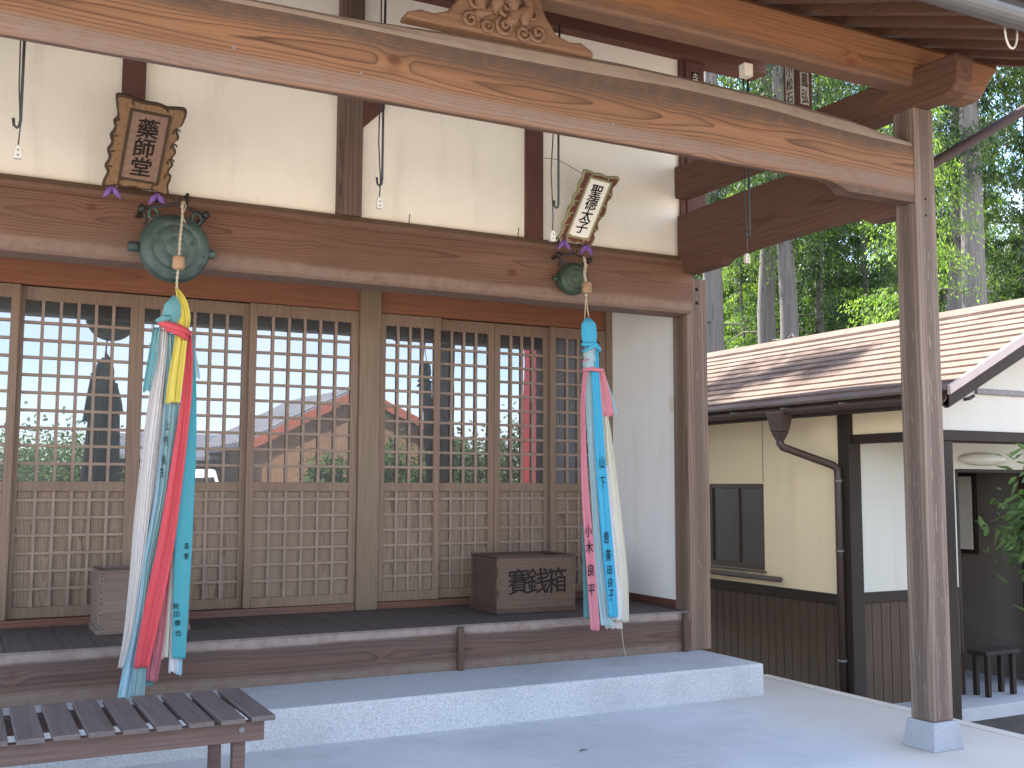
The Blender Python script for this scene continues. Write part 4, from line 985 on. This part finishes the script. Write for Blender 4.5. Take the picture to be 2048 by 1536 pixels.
# front wall with doorway
MB().box(XW+.101, 7.50, YF2, YF2+.06, .53, 1.735).box(7.50, 8.36, YF2, YF2+.06, 1.515, 1.735).build('front_wall', 'gable', an)
MB().box(8.36, 8.46, YF2-.02, YF2+.08, GZ, 1.9).build('door_jamb', 'darkwood', an, .004)
MB().box(7.47, 7.50, YF2-.006, YF2+.066, GZ, 1.513).box(7.50, 8.36, YF2-.006, YF2+.066, 1.485, 1.513).build('door_jamb', 'darkwood', an, .003)
mb = MB(); x = XW+.105
while x < 7.42: mb.box(x, x+.094, YF2-.002, YF2+.05, GZ-.05, .448); x += .10
mb.build('wainscot', 'wainscot', an, .003)
box('wainscot_rail', 'darkwood', an, XW+.101, 7.469, YF2-.02, YF2+.05, .449, .531, .004)
box('header_beam', 'darkwood', an, XW+.101, 8.46, YF2-.012, YF2+.05, 1.736, 1.79, .004)
# interior of the doorway
mi = plain('dim room wall', (.20, .17, .145), .8); md = plain('mauve dado', (.23, .15, .155), .8)
box('room_wall', mi, an, 6.9, 8.6, 7.7, 7.75, .42, 1.8, 0); box('room_dado', md, an, 6.9, 8.6, 7.695, 7.75, GZ, .418, 0)
box('room_wall', mi, an, 8.5, 8.55, 6.42, 7.69, GZ, 1.8, 0)
fw = MB().box(8.59-.0, 9.0, 7.66, 7.694, .78, 1.52).build('inner_window_frame', 'darkwood', an, .003) if False else None
nb = box('window_board', 'darkwood', an, 8.462, 8.499, 6.96, 7.24, .74, 1.50, .003); box('daylit_face', 'signwhite', nb, 8.455, 8.461, 6.99, 7.21, .78, 1.46, 0)  # stands in for the room's window; pale face paints its daylight
iw = MB()
for (a, b, c_, d_) in ((7.98, 8.28, 1.44, 1.48), (7.98, 8.28, .74, .78), (8.24, 8.28, .78, 1.44), (7.98, 8.02, .78, 1.44)): iw.box(a+.65, b+.65, 7.66, 7.692, c_, d_)
# oval wall lamp above the doorway
lm = MB().lathe([(.02, -.06), (.20, -.055), (.27, -.035), (.285, -.01), (.285, 0)], (7.80, YF2-.001, 1.60), 'y', 40)
lm.v = [(x, y, 1.60+(z-1.60)*.20) for x, y, z in lm.v]
lmo = lm.build('oval_lamp', plain('lamp cover', (.55, .53, .46), .4, var=.04), an, smooth=True)
# porch: side beam, gable front, floor
box('porch_beam', 'darkwood', an, XW+.0, XW+.09, 5.49, YF2-.031, 1.70, 1.772, .004)
box('side_gable_wall', 'stucco', an, XW+.02, XW+.07, 5.48, YF2-.031, 1.773, 2.06, 0)
box('porch_post', 'darkwood', an, XW-.0, XW+.09, 5.40, 5.489, GZ, 1.695, .004)
box('porch_post', 'darkwood', an, 8.27, 8.37, 5.40, 5.49, GZ, 1.695, .004)
box('gable_beam', 'darkwood', an, XW-.05, 8.6, 5.385, 5.478, 1.696, 1.772, .004)
def rz(x): return 2.035+.51*(min(x, 14.6-x)-5.8)
MB().prism_y([(XW, 1.773), (8.34, 1.773), (8.34, rz(8.34)-.10), (7.3, rz(7.3)-.10), (XW, rz(XW)-.10)], 5.41, 5.46).build('gable_wall', 'gable', an)
MB().box(XW, 9.4, 5.92, YF2-.003, GZ-.12, GZ).build('porch_floor', 'porchfloor', an, .006)
MB().box(7.5, 8.5, YF2, 7.7, GZ-.1, GZ-.001).build('room_floor', 'porchfloor', an)
for s_ in (1, -1):
    f_ = (lambda x: x) if s_ > 0 else (lambda x: 14.6-x)
    MB().prism_y([(f_(5.80), rz(5.80)-.035), (f_(7.3), rz(7.3)-.035), (f_(7.3), rz(7.3)-.17), (f_(5.80), rz(5.80)-.15)], 4.945, 4.985).build('barge_board', 'darkwood', an, .003)
    MB().prism_y([(f_(5.78), rz(5.78)-.03), (f_(7.3), rz(7.3)-.03), (f_(7.3), rz(7.3)-.06), (f_(5.78), rz(5.78)-.06)], 4.93, 11.2).build('roof_deck', 'darkwood', an)
    MB().prism_y([(f_(5.77), rz(5.77)+.012), (f_(7.3), rz(7.3)+.02), (f_(7.3), rz(7.3)-.055), (f_(5.77), rz(5.77)-.05)], 4.90, 4.929).build('verge_trim', plain('verge metal', (.42, .33, .30), .5), an, .004)
    mb = MB(); nC = 13
    for i in range(nC):
        a = 5.75+(7.3-5.75)*i/nC; b = 5.75+(7.3-5.75)*(i+1)/nC+.02
        y = 4.93-(i % 2)*.12
        while y < 11.2:
            yb = min(y+.30, 11.2); ya = max(y, 4.931)
            jz = random.uniform(0, .004)
            if yb-ya > .02:
                mb.prism_y([(f_(a), rz(a)+.005+jz), (f_(a), rz(a)-.012), (f_(b), rz(b)-.025), (f_(b), rz(b)-.010+jz*.3)] if True else [], ya+.001, yb-.001)
            y += .30
    mb.build('slate_roofing', 'slate', an)
MB().prism_y([(7.3-.10, rz(7.2)+.012), (7.3, rz(7.3)+.03), (7.4, rz(7.2)+.012), (7.4, rz(7.2)-.01), (7.3, rz(7.3)), (7.2, rz(7.2)-.01)], 4.91, 11.2).build('ridge_cap', 'slate', an)
box('fascia_board', 'darkwood', an, 5.80, 5.825, 4.94, 11.2, 1.90, 2.0, .003)
box('eave_soffit', 'darkwood', an, 5.826, 6.27, 5.47, 11.2, 1.935, 1.95, 0)
mb = MB(); gy, gz, gr = 5.745, 1.965, .045
pf = [(gy+gr*math.cos(a), gz+gr*math.sin(a)) for a in [PI+PI*i/8 for i in range(9)]]+[(gy+(gr-.006)*math.cos(a), gz+(gr-.006)*math.sin(a)) for a in [2*PI-PI*i/8 for i in range(9)]]
mb.prism_y(pf, 4.95, 11.2); gt_ = mb.build('gutter', 'brownpvc', an)
for i in range(9):
    y = 5.2+.62*i; MB().box(5.69, 5.80, y, y+.016, 1.962, 1.974).build('gutter_bracket', 'greymetal', gt_)
hd = MB().frust((5.69, 5.79, 6.47, 6.58), (5.67, 5.81, 6.44, 6.61), 1.79, 1.945); hd.frust((5.715, 5.765, 6.50, 6.55), (5.69, 5.79, 6.47, 6.58), 1.72, 1.789)
hdo = hd.build('rain_head', 'brownpvc', an, .008)
dpo = MB().tube([(5.74, 6.525, 1.75), (5.74, 6.525, 1.70), (5.76, 6.52, 1.672), (6.17, 6.40, 1.53), (6.205, 6.39, 1.50), (6.21, 6.39, 1.44), (6.21, 6.39, GZ)], .031, 14).build('rain_pipe', 'brownpvc', an, smooth=True)
for z in (1.40, .85, .0): MB().lathe([(.036, 0), (.036, .016)], (6.21, 6.39, z), 'z', 14).build('pipe_clip', 'greymetal', dpo)
# perforated metal rail and conduit fixed on the gable
rl = MB().box(6.62, 7.3, 5.385, 5.408, 2.045, 2.085).build('metal_rail', 'greymetal', an, .003)
for i in range(6): MB().lathe([(.006, -.002), (.006, .002)], (6.70+.1*i, 5.384, 2.066), 'y', 8).build('bolt_head', 'white', rl)
MB().tube([(6.60, 5.40, 2.03), (6.56, 5.40, 2.01), (6.50, 5.40, 2.0)], .012, 8).build('conduit', 'iron', an, smooth=True)

# stool inside the annex porch
stl = thing('wooden_stool', (7.72, 6.2, GZ), 'small dark wooden stool standing on the annex porch floor', 'stool')
box('seat', 'darkwood', stl, 7.51, 7.93, 6.12, 6.31, GZ+.335, GZ+.37, .006)
for x0 in (7.55, 7.85):
    for y0 in (6.14, 6.255): box('leg', 'darkwood', stl, x0, x0+.04, y0, y0+.04, GZ+.001, GZ+.334, .004)

# ================================================================== trees
def cedar(seed, H, base, rad, mat, density=1.0, leaf=.08, tr0=.20):
    rnd = random.Random(seed)
    t = bpy.data.objects.new('cedar_tree', None); COL.objects.link(t)
    tr = MB(); pts = []; rr = []
    for i in range(14):
        z = H*i/13; pts.append((.05*math.sin(i*1.3+seed), .05*math.cos(i*.9+seed), z)); rr.append(tr0*(1-.86*i/13)*(1+.35*max(0, .5-z)))
    tr.tube(pts, rr, 14)
    for k in range(5):                                       # dead stubs and limbs
        z = rnd.uniform(base*.4, H*.7); a = rnd.uniform(0, 2*PI); l = rnd.uniform(.4, 1.3)
        tr.tube([(0, 0, z), (math.cos(a)*l*.6, math.sin(a)*l*.6, z+.05), (math.cos(a)*l, math.sin(a)*l, z-.12)], [.02, .012, .004], 6)
    tr.build('trunk', 'bark', None, smooth=True).parent = t
    cr_ = MB(); z = base
    while z < H:
        f = (z-base)/(H-base); R0 = rad*(min(1, f*5+.45))*(1-f**1.6)+.25
        for k in range(rnd.choice((4, 5, 6))):
            if rnd.random() < .22: continue
            a = rnd.uniform(0, 2*PI); L_ = R0*rnd.uniform(.55, 1.15); dr = rnd.uniform(.25, .6)
            ns = max(3, int(L_/.27))
            for s_ in range(ns):
                u = (s_+.7)/ns; cx = math.cos(a)*L_*u; cy = math.sin(a)*L_*u; cz = z+.28*u-dr*u*u*1.1
                sp = .10+.13*u
                for q in range(int(54*density)):
                    px, py, pz = cx+rnd.gauss(0, sp*.5), cy+rnd.gauss(0, sp*.5), cz-abs(rnd.gauss(0, sp*.9))+.05
                    d = Vector((math.cos(a)*.5+rnd.gauss(0, .5), math.sin(a)*.5+rnd.gauss(0, .5), -1.0+rnd.gauss(0, .35))).normalized()
                    w_ = d.cross(Vector((rnd.gauss(0, 1), rnd.gauss(0, 1), rnd.gauss(0, 1)))).normalized()
                    l = leaf*rnd.uniform(.5, 1.3); ww = l*rnd.uniform(.10, .2); p = Vector((px, py, pz))
                    cr_.add([p, p+d*l*.45+w_*ww, p+d*l, p+d*l*.5-w_*ww], [(0, 1, 2, 3)])
        z += rnd.uniform(.24, .36)
    me = bpy.data.meshes.new('crown'); me.from_pydata(cr_.v, [], cr_.f); me.materials.append(mat)
    c = bpy.data.objects.new('crown', me); COL.objects.link(c); c.parent = t
    return t
cA = cedar(3, 15, 5.9, 2.0, MT['cedar'], 1.0); cB = cedar(8, 13, .8, 1.9, MT['cedarsunlit'], 1.15, .08, .11); cC = cedar(21, 16, 1.2, 2.3, MT['cedar'], 1.25, .09, .13)
used = set()
def place(proto, px, d, sc, rot, label):
    ang = YAW+math.atan((px-1024)/FPX)
    o = proto if proto not in used else copy_tree(proto)
    used.add(proto)
    o.location = (math.sin(ang)*d, math.cos(ang)*d, -.45); o.scale = (sc, sc, sc); o.rotation_euler = (0, 0, rot)
    tag(o, label, 'tree', 'cedar trees behind the annex')
    return o
spots = [(cA, 1430, 16.5, 1.0, 0, 'cedar trunk just right of the hall corner post, shaded grey bark'),
         (cA, 1545, 19.0, 1.05, 2.0, 'shaded cedar whose trunk stands left of the sunlit pale trunk'),
         (cA, 1577, 17.0, .95, 4.2, 'cedar with straight pale sunlit trunk in the middle of the opening'),
         (cA, 1932, 17.5, .95, 1.1, 'thinner cedar trunk just left of the pale trunk at right'),
         (cA, 1960, 16.0, 1.05, 3.0, 'cedar with thick pale trunk at right above the slate roof'),
         (cB, 1850, 12.3, .54, 0.5, 'short bright green cedar just left of and behind the square porch post'),
         (cB, 1490, 21.0, .60, 2.5, 'short light green cedar beside the hall corner post'),
         (cB, 1990, 21.0, .66, 4.0, 'light green cedar low behind the pale trunk at right'),
         (cC, 1650, 21.0, .9, 1.0, 'dark full cedar between the pale trunk and the porch post'),
         (cC, 2075, 19.0, .9, 2.2, 'dark full cedar cut by the right edge of the picture'),
         (cC, 1480, 25.0, 1.0, 3.3, 'far dark cedar behind the trunks near the corner post'),
         (cC, 1590, 27.0, 1.0, 5.0, 'far dark cedar behind the pale sunlit trunk'),
         (cC, 1740, 26.0, 1.0, .3, 'far dark cedar behind the bright green one'),
         (cC, 1900, 25.0, .8, 4.4, 'far dark cedar behind the right pale trunk'),
         (cC, 1380, 27.0, 1.0, 4.0, 'far dark cedar hidden mostly by the hall corner post'),
         (cC, 768, 14.4, .85, 1.4, 'cedar behind the hall whose shade dapples the far end of the slate roof'),
         (cC, 1540, 31.0, 1.15, 2.2, 'farthest dark cedar seen through the gap left of the pale trunk'),
         (cC, 1680, 32.0, 1.15, 3.9, 'farthest dark cedar seen over the middle of the slate roof'),
         (cC, 1830, 31.0, 1.1, 5.2, 'farthest dark cedar straight behind the porch post'),
         (cC, 1975, 33.0, .9, 1.7, 'farthest dark cedar right of the thick pale trunk')]
for s_ in spots: place(*s_)
# shade giving cedar south of the annex is one of the above; undergrowth far behind
def leafball(name, mat, label, cat, c, rx, ry, rz_, n, leaf, group=None, stem=True, seed=1, droop=.2, ratio=.35):
    rnd = random.Random(seed); c = Vector(c)
    t = thing(name, (c.x, c.y, max(-.45, c.z-rz_*1.0)), label, cat, group)
    mb = MB(); cl = []
    for i in range(max(6, n//90)):
        v = Vector((rnd.gauss(0, 1), rnd.gauss(0, 1), rnd.gauss(0, 1))).normalized()*rnd.uniform(.45, 1)
        cl.append(Vector((v.x*rx, v.y*ry, v.z*rz_)))
    for i in range(n):
        k = rnd.choice(cl); s_ = .30*min(rx, ry, rz_)+.03
        p = c+k*.85+Vector((rnd.gauss(0, s_), rnd.gauss(0, s_), rnd.gauss(0, s_*.8)))
        d = Vector((rnd.gauss(0, 1)+k.x/rx, rnd.gauss(0, 1)+k.y/ry, rnd.gauss(0, .8)-droop)).normalized()
        w_ = d.cross(Vector((rnd.gauss(0, .5), rnd.gauss(0, .5), 1))).normalized(); l = leaf*rnd.uniform(.6, 1.2); ww = l*ratio*.5
        up = w_.cross(d)*l*.06
        mb.add([p, p+d*l*.35+w_*ww+up, p+d*l*.7+w_*ww*.7, p+d*l, p+d*l*.7-w_*ww*.7, p+d*l*.35-w_*ww+up], [(0, 1, 2, 3), (0, 3, 4, 5)])
    mb.build('foliage', mat, t, solid=.0001)
    t.children[0].modifiers.clear()
    if stem:
        sm = MB()
        for i in range(5):
            k = rnd.choice(cl); b = Vector((c.x+rnd.uniform(-.05, .05), c.y+rnd.uniform(-.05, .05), max(-.45, c.z-rz_*1.6)))
            sm.tube([b, (b+c)/2+k*.1, c+k*.7], [.025*rx/.4, .016*rx/.4, .006], 6)
        sm.build('stem', 'bark', t, smooth=True)
    return t
rnd = random.Random(77); mb = MB()
for i in range(26000):
    px_ = rnd.uniform(1330, 2150); ang = YAW+math.atan((px_-1024)/FPX); d_ = rnd.uniform(37, 43)
    top = 9.5+2.5*noise.noise((px_*.012, 3.1, 0))+1.4*noise.noise((px_*.05, 7.7, 0))
    p = Vector((math.sin(ang)*d_, math.cos(ang)*d_, rnd.uniform(-.5, top)))
    d = Vector((rnd.gauss(0, .6), rnd.gauss(0, .6), -1)).normalized(); w_ = d.cross(Vector((rnd.gauss(0, 1), rnd.gauss(0, 1), .2))).normalized(); l = rnd.uniform(.35, .8)
    mb.add([p, p+d*l*.45+w_*l*.25, p+d*l, p+d*l*.5-w_*l*.25], [(0, 1, 2, 3)])
fw_ = mb.build('far_wood', 'cedar', None); fw_['kind'] = 'stuff'
leafball('shrub', 'bush', 'glossy green shrub with long leaves at the right edge before the annex doorway', 'shrub', (6.50, 4.60, 1.16), .34, .34, .50, 1900, .105, seed=5)

# ================================================================== what the door glass mirrors, across the forecourt
YV = 14.8
def refl(px, py, yv):
    p = at(px, py, yv); return Vector((p.x, YV-yv, p.z))
a = refl(722, 772, 20.8); e = refl(480, 888, 20.8)
sh = thing('storehouse', (a.x, -8.5, -.03), 'plank walled storehouse with grey tiled gable roof, mirrored in the door glass', 'building')
hw = a.x-e.x
MB().prism_y([(a.x-hw+.45, -.03), (a.x+hw-.45, -.03), (a.x+hw-.45, e.z+.05), (a.x, a.z-.18), (a.x-hw+.45, e.z+.05)], -11, -6.15).build('plank_wall', 'plankwall', sh)
for s_ in (-1, 1):
    MB().prism_y([(a.x, a.z), (a.x+s_*hw, e.z), (a.x+s_*hw, e.z-.08), (a.x, a.z-.08)], -11.5, -5.95).build('roof', 'greytile', sh)
    MB().prism_y([(a.x, a.z-.01), (a.x+s_*hw, e.z-.01), (a.x+s_*hw, e.z-.2), (a.x, a.z-.2)], -5.949, -5.90).build('barge_board', 'redboard', sh)
    mb = MB(); i = 0
    while i < 18:
        yy = -11.4+.3*i; mb.tube([(a.x+s_*.05, yy, a.z+.0), (a.x+s_*hw, yy, e.z+.02)], .05, 6); i += 1
    mb.build('tile_ridge', 'greytile', sh)
b_ = refl(470, 862, 24); ls = thing('lean_to_shed', (b_.x-1.2, -9.2, -.03), 'low grey roofed shed left of the storehouse, mirrored in the door glass', 'shed')
MB().box(b_.x-2.4, b_.x+.2, -11, -9.3, -.03, b_.z-.6).build('wall', 'darkwood', ls)
MB().prism_x([(-8.9, b_.z-.55), (-11.2, b_.z), (-11.2, b_.z-.08), (-8.9, b_.z-.63)], b_.x-2.7, b_.x+.4).build('roof', 'greytile', ls)
vx, vy = refl(392, 940, 20.3).x, -7.6
van = thing('white_van', (vx, vy, -.03), 'white van seen end on, mirrored low in the door glass behind the streamers', 'van')
def vb(x0, x1, y0, y1, z0, z1, nm, mt, par=van, bev=.05): return MB().box(vx+x0, vx+x1, vy+y0, vy+y1, z0, z1).build(nm, mt, par, bev)
vb(-.85, .85, -2.1, 2.1, .25, 1.05, 'body', 'carpaint', bev=.12)
MB().frust((vx-.82, vx+.82, vy-2.0, vy+1.75), (vx-.68, vx+.68, vy-1.7, vy+1.1), 1.052, 1.92).build('cabin', 'carpaint', van, .1)
MB().add([(vx-.70, vy+1.72, 1.12), (vx+.70, vy+1.72, 1.12), (vx+.62, vy+1.26, 1.75), (vx-.62, vy+1.26, 1.75)], [(0, 1, 2, 3)]) 
ws = MB(); ws.add([(vx-.70, vy+1.76, 1.12), (vx+.70, vy+1.76, 1.12), (vx+.61, vy+1.27, 1.72), (vx-.61, vy+1.27, 1.72), (vx-.70, vy+1.72, 1.12), (vx+.70, vy+1.72, 1.12), (vx+.61, vy+1.2, 1.72), (vx-.61, vy+1.2, 1.72)], [(0,1,2,3),(4,7,6,5),(0,4,5,1),(1,5,6,2),(2,6,7,3),(3,7,4,0)])
ws.build('windscreen', 'black', van); van.scale = (.9, .9, .88)
for sx in (-.86, .70):
    for sy in (-1.3, 1.35): MB().lathe([(.1, 0), (.3, 0), (.31, .03), (.31, .13), (.3, .16), (.1, .16)], (vx+sx, vy+sy, .285), 'x', 20).build('wheel', 'tyre', van)
for i, (px, pyt, yv, rx, lab) in enumerate(((20, 880, 22, 1.0, 'leafy bush mirrored at the far left of the door glass'), (95, 842, 25, 1.25, 'round topped garden tree mirrored left of the beige streamers'),
        (150, 905, 21, .7, 'low bright bush mirrored beside the beige streamers'), (770, 880, 17, .55, 'small garden tree mirrored beside the door post'), (830, 905, 17.5, .6, 'low bush mirrored in the first right hand door'),
        (935, 860, 19, .7, 'garden tree mirrored in the second right hand door'), (1020, 835, 19, .75, 'tall garden tree mirrored in the third right hand door'), (660, 905, 17, .4, 'small bush mirrored before the storehouse wall'))):
    p = refl(px, pyt, yv); zz = p.z*.5
    leafball('garden_tree', 'hedge', lab, 'tree', (p.x, p.y, zz+.1), rx, rx, zz, 4500, .12, 'garden trees across the forecourt', seed=40+i, ratio=.5)
p = refl(1082, 800, 12.6)
bnr = thing('red_banner', (p.x, p.y, -.03), 'tall red cloth banner on a pole, mirrored in the third right hand door', 'banner')
MB().tube([(p.x-.28, p.y, -.03), (p.x-.28, p.y, 3.6)], .015, 8).build('pole', 'iron', bnr)
mb = MB()
for r_ in range(25):
    for c in range(7):
        u, t = c/6, r_/24; mb.v.append((p.x-.26+.6*u, p.y+.03*math.sin(t*7+u*4), 3.5-2.9*t))
for r_ in range(24):
    for c in range(6):
        i = r_*7+c; mb.f.append((i, i+1, i+8, i+7))
mb.build('cloth', cloth('banner cloth', (.40, .04, .04), .2), bnr, smooth=True, solid=.002)
